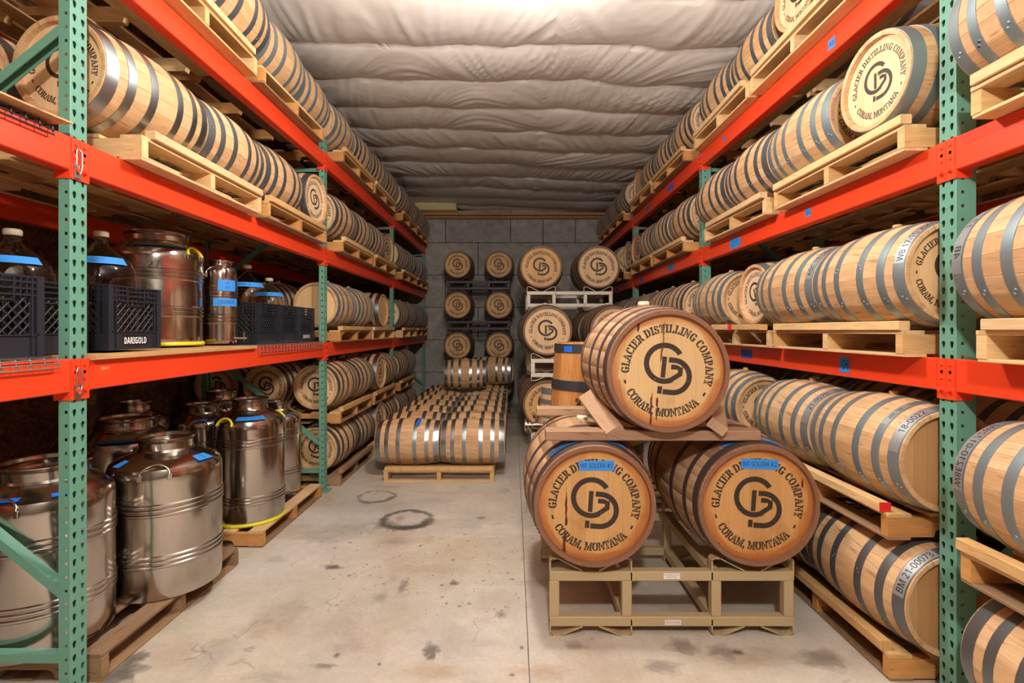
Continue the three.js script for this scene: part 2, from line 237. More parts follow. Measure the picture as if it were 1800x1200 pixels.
function barrelProto(o) {
  const g = new THREE.Group(), r = rngOf(o.seed), n = o.n ?? 22, w = []; let sum = 0;
  for (let i = 0; i < n; i++) { const k = 0.72 + 0.56 * r(); w.push(k); sum += k; }
  let a = r(); const geos = [];
  const staves = o.staves ?? M.stave;
  for (let i = 0; i < n; i++) { const b = a + w[i] / sum * Math.PI * 2, geo = staveGeo(o, a, b, o.fine ? 9 : 6, i * 0.173 + o.seed * 0.31); if (o.fine) part(g, 'stave', geo, staves[Math.floor(r() * staves.length)]); else { const t = 0.9 + 0.14 * r(), m = geo.attributes.position.count, c = new Float32Array(m * 3); for (let k = 0; k < m; k++) { c[3 * k] = t; c[3 * k + 1] = t * (0.97 + 0.02 * (i % 3)); c[3 * k + 2] = t * 0.97; } geo.setAttribute('color', new THREE.BufferAttribute(c, 3)); geos.push(geo); } a = b; }
  if (!o.fine) part(g, 'body', mergeGeometries(geos), o.bodyMat ?? M.staveAll);
  const H = o.hoops ?? [[0.006, 0.056], [0.098, 0.136], [0.208, 0.246]], s = o.L / 0.61;
  H.forEach(([z0, z1], k) => { for (const e of [1, -1]) { const hm = Array.isArray(o.hoop) ? o.hoop[Math.min(k, o.hoop.length - 1)] : (o.hoop ?? M.hoop); part(g, 'hoop', hoopGeo(o, e * (o.L / 2 - z0 * s), e * (o.L / 2 - (z0 + (z1 - z0)) * s), o.fine ? [0.5 + k * 0.7 + (o.seed % 5), 4.2] : null), hm); } });
  for (const side of [1, -1]) { const mat = side > 0 ? o.head : (o.back ?? HEAD.dim); const bs = headBoards(o, side); if (o.fine || side > 0 && o.big) bs.forEach((q) => part(g, 'head_board', q, mat)); else part(g, 'head', join(bs), mat); }
  if (o.chime) for (const e of [1, -1]) { const h = o.L / 2, c = toCreasedNormals(lathe([[o.rim / 2 - 0.0225, e * (h - 0.03)], [o.rim / 2 - 0.0195, e * (h + 0.0006)], [o.rim / 2 - 0.001, e * (h + 0.0008)], [radius(o, h - 0.012) + 0.0012, e * (h - 0.012)], [radius(o, h - 0.012) - 0.002, e * (h - 0.0125)]], 54), 0.5); c.rotateX(Math.PI / 2); c.translate(0, o.D / 2, 0); part(g, 'chime', c, o.chime, 'dark stained rim of the staves'); }
  if (o.bung) { const b = lathe([[0, 0.016], [0.016, 0.016], [0.019, 0.011], [0.017, -0.012], [0, -0.012]], 16); if (o.L > 0.8) b.scale(1.6, 1.3, 1.6); b.translate(0, o.D, 0); part(g, 'bung', b, o.bung); }
  return g;
}
const SHELF = { L: 0.603, D: 0.45, rim: 0.395 };
const protos = new Map();
function shelfProto(key) {       // a few kinds of shelf barrel, each built once: fine ones with single staves, far ones with one body
  if (protos.has(key)) return protos.get(key);
  const [fine, head, hoop, k] = key.split('|');
  const p = barrelProto({ ...SHELF, seed: 11 + Number(k) * 7 + (fine === 'f' ? 0 : 50), fine: fine === 'f', head: head === 'plain' ? HEAD.plain : head === 'dim' ? HEAD.dim : HEAD.light[Number(head)], hoop: M[hoop], bung: M.pine[1], back: HEAD.plain });
  protos.set(key, p); return p;
}
// the axis of a lying barrel runs along local z; near head at +z
function putBarrel(proto, name, label, group, x, y, z, yaw = 0) {
  const b = proto.clone(); b.name = numbered(name); scene.add(b); b.position.set(x, y, z); b.rotation.y = yaw;
  return tag(b, label, 'barrel', group);
}

// ---------------------------------------------------------------- pallets
const PH = 0.106, PL = 1.2, PW = 1.016;
function palletProto(kind, seed, rails = []) {
  const g = new THREE.Group(), r = rngOf(seed), deck = kind === 'old' ? M.oldPine : M.pine, str = kind === 'old' ? M.oldPine : kind === 'orange' ? M.pineOrange : M.pine;
  const pick = (l) => l[Math.floor(r() * l.length)];
  const s = new THREE.Shape(); const hw = PL / 2;
  s.moveTo(-hw, 0); for (const c of [-0.3, 0.3]) { s.lineTo(c - 0.115, 0); s.quadraticCurveTo(c - 0.11, 0.032, c - 0.085, 0.034); s.lineTo(c + 0.085, 0.034); s.quadraticCurveTo(c + 0.11, 0.032, c + 0.115, 0); } s.lineTo(hw, 0); s.lineTo(hw, 0.078); s.lineTo(-hw, 0.078); s.closePath();
  for (const z of [-PW / 2 + 0.019, 0, PW / 2 - 0.019]) { const q = grainUV(new THREE.ExtrudeGeometry(s, { depth: 0.038, bevelEnabled: false, curveSegments: 3 }), 'x', r()); q.translate(0, 0.012, z - 0.019); part(g, 'stringer', q, pick(str)); }
  const tops = [-0.552, -0.375, -0.187, 0, 0.187, 0.375, 0.552], bots = [-0.552, -0.28, 0, 0.28, 0.552];
  const bw = [0.092, 0.1, 0.085].map((w, i) => board(w, 0.016, PW, 0.002, i * 0.31 + seed * 0.1)), bb = [0.092, 0.085].map((w, i) => board(w, 0.012, PW, 0.002, i * 0.41 + seed * 0.2));
  tops.forEach((x, i) => { const m = part(g, 'top_board', bw[i % 3], pick(deck)); m.position.set(x + (r() - 0.5) * 0.012, 0.098, (r() - 0.5) * 0.012); m.rotation.y = (r() - 0.5) * 0.012; });
  bots.forEach((x, i) => { const m = part(g, 'bottom_board', bb[i % 2], pick(kind === 'new' ? deck : M.oldPine)); m.position.set(x, 0.006, (r() - 0.5) * 0.008); });
  for (const e of rails) { const m = part(g, 'chock_rail', board(0.045, 0.038, PW * (0.9 + 0.09 * r()), 0.003, r()), kind === 'old' ? M.oldPine[0] : pick(M.pine)); m.position.set(e * (PL / 2 - 0.004), PH + 0.019, (r() - 0.5) * 0.06); m.rotation.y = (r() - 0.5) * 0.03; }
  return g;
}
const palletProtos = {};
function putPallet(kind, seed, rails, label, group, x, y, z, yaw = 0) {
  const key = kind + seed + rails.join(); const p = palletProtos[key] ?? (palletProtos[key] = palletProto(kind, seed, rails));
  const c = p.clone(); c.name = numbered('wooden_pallet'); scene.add(c); c.position.set(x, y, z); c.rotation.y = yaw; return tag(c, label, 'pallet', group);
}

// ---------------------------------------------------------------- room
const WALLD = 9.6, ceilY = (x) => 3.655 - 0.035 * x;
{
  const fl = struct('floor'); const mat = std({ map: floorTex, bumpMap: floorTex, bumpScale: 0.0012, roughness: 0.62 });
  const xs = [FX0, 0.066, FX1], ds = [FD0, 0.2, 3.48, 6.76, FD1];
  for (let i = 0; i < 2; i++) for (let j = 0; j < 4; j++) {
    const x0 = xs[i] + 0.0015, x1 = xs[i + 1] - 0.0015, d0 = ds[j] + 0.0015, d1 = ds[j + 1] - 0.0015, c = 0.003, s = new THREE.Shape();
    s.moveTo(x0 + c, -d1 + c); s.lineTo(x1 - c, -d1 + c); s.lineTo(x1 - c, -d0 - c); s.lineTo(x0 + c, -d0 - c); s.closePath();
    const g = new THREE.ExtrudeGeometry(s, { depth: 0.2 - c, bevelEnabled: true, bevelSize: c, bevelThickness: c, bevelSegments: 2 }); g.rotateX(Math.PI / 2); g.translate(0, -c, 0);
    const p = g.attributes.position, uv = g.attributes.uv; for (let k = 0; k < p.count; k++) uv.setXY(k, (p.getX(k) - FX0) / (FX1 - FX0), (-p.getZ(k) - FD0) / (FD1 - FD0));
    part(fl, 'concrete_slab', g, mat);
  }
  part(fl, 'sub_base', box(6.4, 0.1, 13.4, 0, -0.06, -3.5), concrete);
  // back wall of large concrete blocks
  const bw = struct('wall_back'); const r = rngOf(9), mats = [C(206, 203, 198), C(198, 196, 192), C(212, 208, 202)].map((c) => std({ color: c, map: concreteTex, bumpMap: concreteTex, bumpScale: 0.004, roughness: 0.92 }));
  for (let k = 0; k < 6; k++) { let x = -3.1 - (k % 2) * 0.61; while (x < 3.1) { const w = r() < 0.25 ? 0.61 : 1.22, g = new RoundedBoxGeometry(w - 0.008, 0.602, 0.3, 2, 0.012); g.translate(x + w / 2, 0.305 + k * 0.608, -WALLD - 0.15 + (r() - 0.5) * 0.008); const p = g.attributes.position, uv = g.attributes.uv; for (let i = 0; i < p.count; i++) uv.setXY(i, p.getX(i) * 0.9 + k * 0.3, p.getY(i) * 0.9); part(bw, 'concrete_block', g, mats[Math.floor(r() * 3)]); x += w; } }
  part(bw, 'backing', box(6.6, 4.4, 0.12, 0, 2.0, -WALLD - 0.36), concrete);
  const tr = struct('trim_1', board(5.7, 0.045, 0.14, 0.003), M.pineOrange[1]); tr.position.set(0, 3.555, -WALLD + 0.05);
  const tr2 = struct('trim_2', board(5.7, 0.05, 0.09, 0.003), M.oldPine[0]); tr2.position.set(0, 3.5, -WALLD + 0.035);
  for (const [name, x] of [['wall_left', -2.95], ['wall_right', 2.95]]) {
    const w = struct(name); const mat2 = std({ map: osbTex, roughness: 0.85, color: C(176, 160, 150) });
    for (let i = 0; i < 11; i++) for (let j = 0; j < 2; j++) { const g = box(0.02, j ? 1.8 : 2.435, 1.215, x - Math.sign(x) * 0.01, j ? 3.345 : 1.2195, 2.8 - 0.61 - i * 1.22), p = g.attributes.position, uv = g.attributes.uv; for (let k = 0; k < p.count; k++) uv.setXY(k, p.getZ(k) / 1.3 + i * 0.37, p.getY(k) / 1.3 + i * 0.21); part(w, 'board_panel', g, mat2); }
    part(w, 'stud_layer', box(0.12, 4.4, 13.2, x + Math.sign(x) * 0.08, 2.0, -3.5), M.oldPine[1]);
  }
  struct('wall_front_unseen', box(6.4, 4.6, 0.15, 0, 2.0, 2.88), std({ color: C(112, 100, 90), roughness: 0.9 }));  // unseen wall behind the camera, kept dark for drum reflections and weaker bounce
  // ceiling: plastic vapour barrier over insulation, pinned at every purlin and wrinkled between
  const nx = 260, nz = 520, pos = [], idx = [], uv = [], z0 = 2.9, z1 = -WALLD - 0.05, sp = 0.594;
  for (let j = 0; j <= nz; j++) for (let i = 0; i <= nx; i++) {
    const x = -2.96 + 5.92 * i / nx, zE = z1 + 0.36 * Math.min(1, Math.max(0, (-0.98 - x) / 0.12)), z = z0 + (zE - z0) * j / nz, d = -z + 0.1 * noise3.noise(x * 0.5, z * 0.3, 4) + 0.03 * noise3.noise(x * 2.1, z * 0.8, 14) + 0.03 * x, ph = (d / sp + 0.12) % 1, t = ph < 0 ? ph + 1 : ph;
    const pil = Math.pow(Math.sin(Math.PI * t), 0.55), band = Math.floor(d / sp + 0.12);
    const puff = 0.042 + 0.03 * noise3.noise(x * 0.8, band * 3.1, 2);
    const ang = 0.9 * noise3.noise(x * 0.35, band * 1.7, 8), u = x * Math.cos(ang) + d * 1.6 * Math.sin(ang) + 0.9 * d * (x > 0.3 ? 0.8 : -0.5), fold = 1 - Math.abs(noise3.noise(u * 5.2, band * 2.3 + d * 0.7, 1)) * 2.0, fold2 = 1 - Math.abs(noise3.noise(u * 11 + 3, d * 1.4, 6)) * 2;
    const amt = 0.4 + 0.6 * Math.max(0, noise3.noise(x * 0.7 + 2, d * 0.6, 12) + 0.35);
    const pinch = (1 - pil) * 0.012 * Math.sin(x * 9 + band * 2 + 2 * noise3.noise(x * 2, band, 3));
    const y = ceilY(x) + 0.04 - puff * pil - amt * (0.019 * Math.max(0, fold) ** 1.6 + 0.011 * Math.max(0, fold2) ** 1.5) * (0.3 + 0.7 * pil) - 0.002 * noise3.noise(x * 14, d * 14, 3) + pinch + 0.018 * noise3.noise(x * 1.3, d * 1.3, 20);
    pos.push(x, y, z); uv.push(x, z);
  }
  for (let j = 0; j < nz; j++) for (let i = 0; i < nx; i++) { const p = j * (nx + 1) + i; idx.push(p, p + 1, p + nx + 1, p + 1, p + nx + 2, p + nx + 1); }
  const cg = new THREE.BufferGeometry(); cg.setAttribute('position', new THREE.Float32BufferAttribute(pos, 3)); cg.setAttribute('uv', new THREE.Float32BufferAttribute(uv, 2)); cg.setIndex(idx); cg.computeVertexNormals();
  const ce = struct('ceiling', cg, new THREE.MeshPhysicalMaterial({ color: C(216, 210, 204), roughness: 0.36, side: THREE.DoubleSide }));
  part(ce, 'roof_deck', box(6.4, 0.12, 13.2, 0, 4.2, -3.5), M.oldPine[1]);
  const ig = new RoundedBoxGeometry(1.3, 0.26, 0.3, 8, 0.03), ip = ig.attributes.position; for (let k = 0; k < ip.count; k++) { const x = ip.getX(k), f = 0.5 + 0.5 * Math.min(1, Math.max(0, (0.62 - x) / 1.1)), q = noise3.noise(x * 7, ip.getY(k) * 9, ip.getZ(k) * 9); ip.setY(k, (ip.getY(k) + 0.13) * f + 0.015 * q); } ig.computeVertexNormals(); ig.translate(-1.68, 3.575, -WALLD + 0.17);
  part(ce, 'insulation_batt', ig, std({ color: C(232, 214, 160), roughness: 1, bumpMap: concreteTex, bumpScale: 0.01 }), 'yellow fibreglass insulation above the film edge');
}

// ---------------------------------------------------------------- unseen lamps, out of frame
for (const [i, l] of LAMPS.entries()) {
  const g = thing('unseen_ceiling_lamp', i ? 'unseen bulb under the ceiling between the racks, lighting the far aisle' : 'unseen bulb under the ceiling behind the viewpoint, lighting the near racks', 'lamp'); g.position.set(...l.at);
  const cord = ceilY(l.at[0]) - l.at[1] - 0.1;
  part(g, 'cord', rod(V3(0, 0.15, 0), V3(0, cord + 0.05, 0), 0.005), M.black); part(g, 'socket', lathe([[0, 0.15], [0.03, 0.15], [0.034, 0.1], [0.034, 0.065], [0, 0.065]], 20), M.black);
  const bulb = part(g, 'bulb', new THREE.SphereGeometry(0.07, 24, 16), std({ color: 0xffffff, emissive: LAMP_COLOR, emissiveIntensity: 4 })); bulb.castShadow = false;
  const p = new THREE.PointLight(LAMP_COLOR, l.power, 0, 2); p.position.set(...l.at); p.castShadow = true; p.shadow.radius = l.size; p.name = 'unseen_lamp_light'; scene.add(p);
}

// ---------------------------------------------------------------- pallet racks
const UX = 1.637, UD = [1.89, 4.425, 6.96, 9.47], LEVEL = { D: [1.17, 1.293], B: [1.99, 2.113], A: [2.817, 2.94] }, BACKX = 2.66, UH = 3.06;
function teardropPlate(w, h, cols, thick) {      // holed sheet in the x-y plane, thickness along z
  const s = new THREE.Shape(); s.moveTo(-w / 2, 0); s.lineTo(w / 2, 0); s.lineTo(w / 2, h); s.lineTo(-w / 2, h); s.closePath();
  for (let k = 0; k < Math.floor(h / 0.0508); k++) { const y = 0.03 + k * 0.0508; for (const [x, tear] of cols) { const p = new THREE.Path(); if (tear) { const pts = []; for (let i = 0; i <= 7; i++) { const a = -0.55 + i / 7 * (Math.PI + 1.1); pts.push([x + 0.0088 * Math.cos(a), y + 0.0088 * Math.sin(a)]); } pts.push([x - 0.0042, y - 0.017], [x, y - 0.019], [x + 0.0042, y - 0.017]); pts.forEach(([a, b], i) => p[i ? 'lineTo' : 'moveTo'](a, b)); } else { const q = 0.0056; p.moveTo(x - q, y - q); p.lineTo(x - q, y + q); p.lineTo(x + q, y + q); p.lineTo(x + q, y - q); } p.closePath(); s.holes.push(p); } }
  const g = new THREE.ExtrudeGeometry(s, { depth: thick, bevelEnabled: false, curveSegments: 1 }); g.translate(0, 0, -thick / 2); return g;
}
const colGeo = {};
function columnGeo(side, depth) {                // front (aisle) face at x = 0, outer side faces along z; depth goes away from the aisle
  const key = side + '|' + depth; if (colGeo[key]) return colGeo[key];
  const t = 0.0025, W = 0.0762, face = teardropPlate(W - 0.006, UH, [[-0.0185, 1], [0.0185, 1]], t); face.rotateY(Math.PI / 2);
  const list = [face];
  for (const e of [-1, 1]) { const sd = teardropPlate(depth - 0.004, UH, [[-side * depth * 0.2, 0]], t); sd.translate(side * (depth / 2 + 0.001), 0, e * (W / 2 - t / 2)); list.push(sd); const c = new THREE.CylinderGeometry(0.0035, 0.0035, UH, 8); c.translate(side * 0.0018, UH / 2, e * (W / 2 - 0.0035)); list.push(c); list.push(box(t, UH, 0.016, side * (depth - 0.002), UH / 2, e * (W / 2 - 0.009))); }
  return (colGeo[key] = join(list));
}
function brace(a, b) { const l = a.distanceTo(b), w = 0.04, h = 0.032, s = new THREE.Shape(); s.moveTo(-w / 2, -h / 2); s.lineTo(-w / 2, h / 2); s.lineTo(w / 2, h / 2); s.lineTo(w / 2, -h / 2); s.lineTo(w / 2 - 0.004, -h / 2); s.lineTo(w / 2 - 0.004, h / 2 - 0.004); s.lineTo(-w / 2 + 0.004, h / 2 - 0.004); s.lineTo(-w / 2 + 0.004, -h / 2); s.closePath(); const g = new THREE.ExtrudeGeometry(s, { depth: l, bevelEnabled: false }); g.lookAt(b.clone().sub(a)); g.translate(a.x, a.y, a.z); return g; }
const SIDE = { [-1]: 'left', 1: 'right' };
for (const side of [-1, 1]) UD.forEach((d, i) => {
  const depth = side < 0 ? 0.042 : 0.073, z = -d - 0.038;
  const u = thing('rack_upright', `perforated green upright frame of the ${SIDE[side]} rack, ${ORD[i]} from the viewpoint`, 'rack upright', 'green rack uprights'); u.position.set(side * UX, 0, z);
  part(u, 'front_column', columnGeo(side, depth), M.green);
  const bc = part(u, 'rear_column', columnGeo(-side, depth), M.green); bc.position.x = side * (BACKX - UX + 0.03);
  const A = (y) => V3(side * depth, y, 0), B = (y) => V3(side * (BACKX - UX + 0.03 - depth), y, 0);
  for (const y of [0.175, 2.79]) part(u, 'horizontal_brace', brace(A(y), B(y)), M.green);
  part(u, 'diagonal_brace', brace(A(0.41), B(1.2)), M.green); part(u, 'diagonal_brace', brace(B(1.75), A(2.53)), M.green);
  for (const x of [side * depth / 2, side * (BACKX - UX)]) part(u, 'base_plate', box(0.12, 0.006, 0.13, x, 0.003, 0), M.green);
});
const beamProfile = (() => { const s = new THREE.Shape(), h = 0.123, w = 0.06, c = 0.004; s.moveTo(0, c); s.lineTo(c, 0); s.lineTo(w - c, 0); s.lineTo(w, c); s.lineTo(w, h - 0.04); s.lineTo(0.036, h - 0.04); s.lineTo(0.036, h - c); s.lineTo(0.036 - c, h); s.lineTo(c, h); s.lineTo(0, h - c); s.closePath(); return s; })();
const tapeOn = (beam, side, along, up, w, h, lines, o = {}, label) => { const g = new THREE.PlaneGeometry(w, h, 4, 2), p = g.attributes.position; for (let k = 0; k < p.count; k++) { p.setX(k, p.getX(k) * (1 + 0.06 * Math.sin(p.getY(k) * 90 + along * 9))); p.setZ(k, 0.0006 * Math.abs(p.getX(k) / w)); } g.rotateZ(o.rot ?? 0); g.rotateY(-side * Math.PI / 2); const m = part(beam, 'tape_label', g, lines ? tapeMat(lines, o) : M.tape, label); m.position.set(side * -0.0012, up, -along); return m; };
const beams = {};
for (const side of [-1, 1]) for (const lv of ['D', 'B', 'A']) for (let bay = 0; bay < 4; bay++) for (const rear of [0, 1]) {
  if (rear && bay > 2) continue;
  const d0 = bay ? UD[bay - 1] + 0.038 : -0.65, d1 = UD[bay] + 0.038, [y0, y1] = LEVEL[lv], lvl = { D: 'lowest', B: 'middle', A: 'top' }[lv];
  const b = thing('rack_beam', `orange ${rear ? 'rear' : 'aisle'} beam of the ${SIDE[side]} rack's ${lvl} shelf, ${['nearest bay beside the viewpoint', 'first bay beyond the nearest uprights', 'middle bay', 'bay by the back wall'][bay]}`.split(' ').slice(0, 16).join(' '), 'rack beam', 'orange rack beams');
  const X = rear ? BACKX : UX - 0.006; b.position.set(side * X, y0, 0); beams[SIDE[side] + lv + bay + (rear ? 'r' : '')] = b;
  const g = new THREE.ExtrudeGeometry(beamProfile, { depth: d1 - d0 - 0.084, bevelEnabled: false }); g.translate(0, 0, -d1 + 0.042); if (side < 0) { g.rotateY(0); g.scale(-1, 1, 1); const ix = g.index; const p = g.attributes.position, nrm = g.attributes.normal; for (let k = 0; k < p.count; k += 3) { for (const at of [p, nrm, g.attributes.uv]) { const n = at.itemSize; for (let c = 0; c < n; c++) { const q = at.array[(k + 1) * n + c]; at.array[(k + 1) * n + c] = at.array[(k + 2) * n + c]; at.array[(k + 2) * n + c] = q; } } } g.computeVertexNormals(); }
  part(b, 'beam_bar', g, M.orange);
  const ends = bay ? [d0, d1] : [d1];
  for (const e of ends) {
    const inner = e === d0 ? 1 : -1;                 // which way the bay lies (+d or -d)
    const list = [box(0.005, 0.153, 0.037, -side * 0.0025 + side * 0.003, 0.0465, -(e + inner * 0.0195)), box(0.062, 0.153, 0.004, side * 0.031, 0.0465, -(e + inner * 0.041))];
    const cn = part(b, 'end_connector', join(list), M.orange);
    const riv = []; for (const yy of [0.1, 0.049]) { const c = new THREE.CylinderGeometry(0.005, 0.006, 0.006, 10); c.rotateZ(Math.PI / 2); c.translate(-side * 0.004, yy, -(e + inner * 0.019)); riv.push(c); }
    const bolt = new THREE.CylinderGeometry(0.0085, 0.0085, 0.014, 6); bolt.rotateZ(Math.PI / 2); bolt.translate(-side * 0.008, 0.005, -(e + inner * 0.019)); riv.push(bolt);
    part(cn, 'rivet', join(riv), M.orange);
    const hole = new THREE.CylinderGeometry(0.0065, 0.0065, 0.003, 12); hole.rotateZ(Math.PI / 2); hole.translate(-side * 0.0005, 0.072, -(e + inner * 0.019)); part(cn, 'pin_hole', hole, M.black);
  }
}
// tape labels and print on the beams
tapeOn(beams.rightA1, 1, 2.62, 0.05, 0.055, 0.05, ['A6'], { w: 128, size: 0.85 }, 'blue tape marked A6'); tapeOn(beams.rightB1, 1, 2.83, 0.06, 0.05, 0.045, ['B6'], { w: 128, size: 0.85 }, 'blue tape marked B6');
tapeOn(beams.rightA1, 1, 3.95, 0.06, 0.05, 0.035, ['A5'], { w: 128, size: 0.8 }); tapeOn(beams.rightB1, 1, 3.76, 0.05, 0.18, 0.07, ['RYE 15 GAL', 'BATCH 21 - 22'], { h: 100 });
tapeOn(beams.rightD1, 1, 2.52, 0.06, 0.075, 0.075, ['\u2193D6'], { w: 128, size: 0.8 }, 'blue tape marked D6 with a down arrow'); tapeOn(beams.rightD1, 1, 3.58, 0.065, 0.16, 0.06, null);
tapeOn(beams.rightB2, 1, 5.3, 0.06, 0.2, 0.06, ['BOURBON 19'], { h: 80 }); tapeOn(beams.rightB2, 1, 6.5, 0.05, 0.14, 0.05, null); tapeOn(beams.rightA2, 1, 5.3, 0.06, 0.2, 0.05, null); tapeOn(beams.rightA2, 1, 6.2, 0.06, 0.14, 0.05, null); tapeOn(beams.rightB3, 1, 8.0, 0.05, 0.14, 0.05, null);
{ const m = std({ map: textTex(['7266 H', '\u25AE  \u25A6\u25A6  \u25AE'], '#ee4820', '#d8c9a0', 256, 160, 'sans-serif', 0, 0.7), roughness: 0.42 }); const g = new THREE.PlaneGeometry(0.06, 0.04); g.rotateY(Math.PI / 2); const p = part(beams.leftD1, 'printed_mark', g, m); p.position.set(0.0008, 0.07, -2.045); }
// safety pins clipped over two left connectors
for (const lv of ['D', 'B']) { const b = beams['left' + lv + '0'], c = [V3(0.006, 0.09, -1.912), V3(0.012, 0.075, -1.9), V3(0.012, 0.02, -1.9), V3(0.012, -0.01, -1.912), V3(0.012, 0.02, -1.924), V3(0.012, 0.07, -1.924), V3(0.008, 0.085, -1.915)]; part(b, 'safety_pin', join([tube(c, 0.0028, 30, 6), box(0.003, 0.05, 0.026, 0.006, 0.0, -1.912)]), M.galv, 'bright steel safety clip'); }

// ---------------------------------------------------------------- barrels and pallets on the racks
const shelfName = { A: 'top shelf', B: 'middle shelf', D: 'lowest shelf', U: 'upper floor tier', F: 'lower floor tier' };
const bayName = ['nearest bay', 'first bay', 'middle bay', 'last bay'];
function row(side, lv, y, x, list, opts = {}) {
  const cnt = {};
  for (const it of list) {
    const [d, o = {}] = Array.isArray(it) ? it : [it];
    const bay = d < 1.9 ? 0 : d < 4.4 ? 1 : d < 6.93 ? 2 : 3, k = cnt[bay] = (cnt[bay] ?? 0) + 1;
    const fine = (o.fine ?? d < 4.7) ? 'f' : 'c', head = o.head ?? Math.floor(rnd() * 3), hoop = o.hoop ?? opts.hoop ?? 'hoop', v = Math.floor(rnd() * 2);
    const p = shelfProto(`${fine}|${head}|${hoop}|${fine === 'f' ? v : 0}`), rear = opts.rear ? (opts.rear === 2 ? 'hindmost row, ' : 'rear row, ') : '';
    const look = o.perp ? `oak barrel turned to the aisle` : head === 'plain' ? 'oak barrel with a blank head' : hoop === 'greyHoop' ? 'oak barrel with grey hoops' : hoop === 'brightHoop' ? 'oak barrel with shiny hoops' : 'oak barrel';
    const label = `${look}, ${rear}${ORD[k - 1]} along the ${SIDE[side]} rack's ${shelfName[lv]}, ${bayName[bay]}`;
    const X = side * (o.x ?? x) ;
    const b = putBarrel(p, 'oak_barrel', label, `oak barrels on the ${SIDE[side]} rack's ${shelfName[lv]}`, X, y, 0, 0);
    if (o.perp) { b.rotation.y = -side * (Math.PI / 2 - 0.06); b.position.set(side * ((o.x ?? 1.58) + SHELF.L / 2), y + 0.013, -d); }
    else { b.position.z = -d - SHELF.L / 2; b.rotation.y = (o.yaw ?? (rnd() - 0.5) * 0.03) * 1; }
    o.out && o.out(b);
  }
}
const Y = (lv) => LEVEL[lv][1] + PH + 0.0015;
const YF = PH + 0.0015, YU = PH + SHELF.D + 0.0045 + PH;
const writing = (text, z0 = 0.006, z1 = 0.056, a0 = -1.4, a1 = -0.25, flip = false, end = 1) => (b) => {    // marker writing on a hoop, on a thin arc of the same steel
  const g0 = SHELF, n = 14, pos = [], uv = [], idx = [], s = SHELF.L / 0.61; for (let i = 0; i <= n; i++) { const a = a0 + (a1 - a0) * i / n; for (const e of [0, 1]) { const z = g0.L / 2 - (z0 + 0.003 + (z1 - z0 - 0.006) * (1 - e)) * s, r = radius(g0, z) + 0.0032; pos.push(r * Math.sin(a), g0.D / 2 + r * Math.cos(a), end * z); uv.push(flip ? 1 - i / n : i / n, flip ? e : 1 - e); } }
  for (let i = 0; i < n; i++) { const p = 2 * i; idx.push(p, p + 2, p + 1, p + 1, p + 2, p + 3); }
  const g = new THREE.BufferGeometry(); g.setAttribute('position', new THREE.Float32BufferAttribute(pos, 3)); g.setAttribute('uv', new THREE.Float32BufferAttribute(uv, 2)); g.setIndex(idx); g.computeVertexNormals();
  const m = part(b, 'marker_writing', g, inkOnSteel(text), 'black marker writing on the steel hoop'); m.material.side = THREE.DoubleSide;
};
// left rack
row(-1, 'A', Y('A'), 1.705, [[1.97], [2.58], [3.19, { hoop: 'greyHoop', x: 1.74 }], [3.8, { hoop: 'greyHoop', x: 1.77 }], [4.53, { head: 'plain', hoop: 'greyHoop', x: 1.78 }], [5.135, { head: 'plain', x: 1.77 }], [5.74, { x: 1.76 }], [6.345, { x: 1.75 }], [7.05, { x: 1.74 }], [7.655, { x: 1.74 }], [8.26, { x: 1.74 }], [8.865, { x: 1.74 }]]);
row(-1, 'B', Y('B'), 1.775, [[2.02, { hoop: 'brightHoop', yaw: -0.07, head: 0 }], [2.64, { head: 1 }], [3.26], [4.18, { perp: 1, head: 2, x: 1.59 }], [4.54, { x: 1.77, head: 0 }], [5.15], [5.76], [6.71, { perp: 1, head: 0, hoop: 'greyHoop', x: 1.62 }], [7.05, { x: 1.78 }], [7.655], [8.26, { hoop: 'brightHoop' }], [8.865]]);
row(-1, 'B', Y('B'), 2.25, [[2.08, { hoop: 'brightHoop' }]], { rear: 1 });
row(-1, 'D', Y('D'), 1.765, [[4.56, { head: 'plain', hoop: 'greyHoop' }], [5.18, { hoop: 'greyHoop' }], [6.28, { perp: 1, head: 'plain', hoop: 'brightHoop', x: 1.58 }], [7.05, { head: 2 }], [7.655, { head: 0 }], [8.26], [8.865]], {});
row(-1, 'D', Y('D'), 2.23, [[4.56], [5.2]], { rear: 1 });
row(-1, 'U', YU, 1.765, [[4.56, { head: 0 }], [5.18], [6.1, { perp: 1, head: 1, hoop: 'brightHoop', x: 1.56 }], [6.34], [7.05], [7.655]], {});
row(-1, 'U', YU, 2.23, [[4.6, { head: 1 }]], { rear: 1 }); row(-1, 'U', YU, 2.69, [[4.63, { head: 0 }]], { rear: 2 });
row(-1, 'F', YF, 1.765, [[4.57, { head: 1 }], [5.19], [6.1, { perp: 1, head: 0, x: 1.57 }], [6.34], [7.05], [7.655]]);
// right rack
row(1, 'A', Y('A'), 1.78, [[2.87, { perp: 1, head: 0, x: 1.565 }], [3.12, { head: 1 }], [3.74], [4.55, { head: 2 }], [5.16], [5.77, { head: 1 }], [6.69, { perp: 1, head: 'plain', hoop: 'brightHoop', x: 1.62 }], [7.05, { x: 1.74 }], [7.655, { x: 1.74 }], [8.26, { x: 1.74 }], [8.865, { x: 1.74 }]]);
row(1, 'B', Y('B'), 1.715, [[1.19, { hoop: 'greyHoop', head: 0 }], [2.205, { perp: 1, head: 0, x: 1.535, hoop: 'greyHoop' }], [2.45, { hoop: 'greyHoop', head: 1 }], [3.06], [3.67], [4.54, { x: 1.76, head: 0 }], [5.15, { x: 1.75 }], [5.76, { x: 1.75 }], [6.71, { perp: 1, head: 1, x: 1.6 }], [7.28, { perp: 1, head: 2, x: 1.62 }], [7.53], [8.14], [8.75]]);
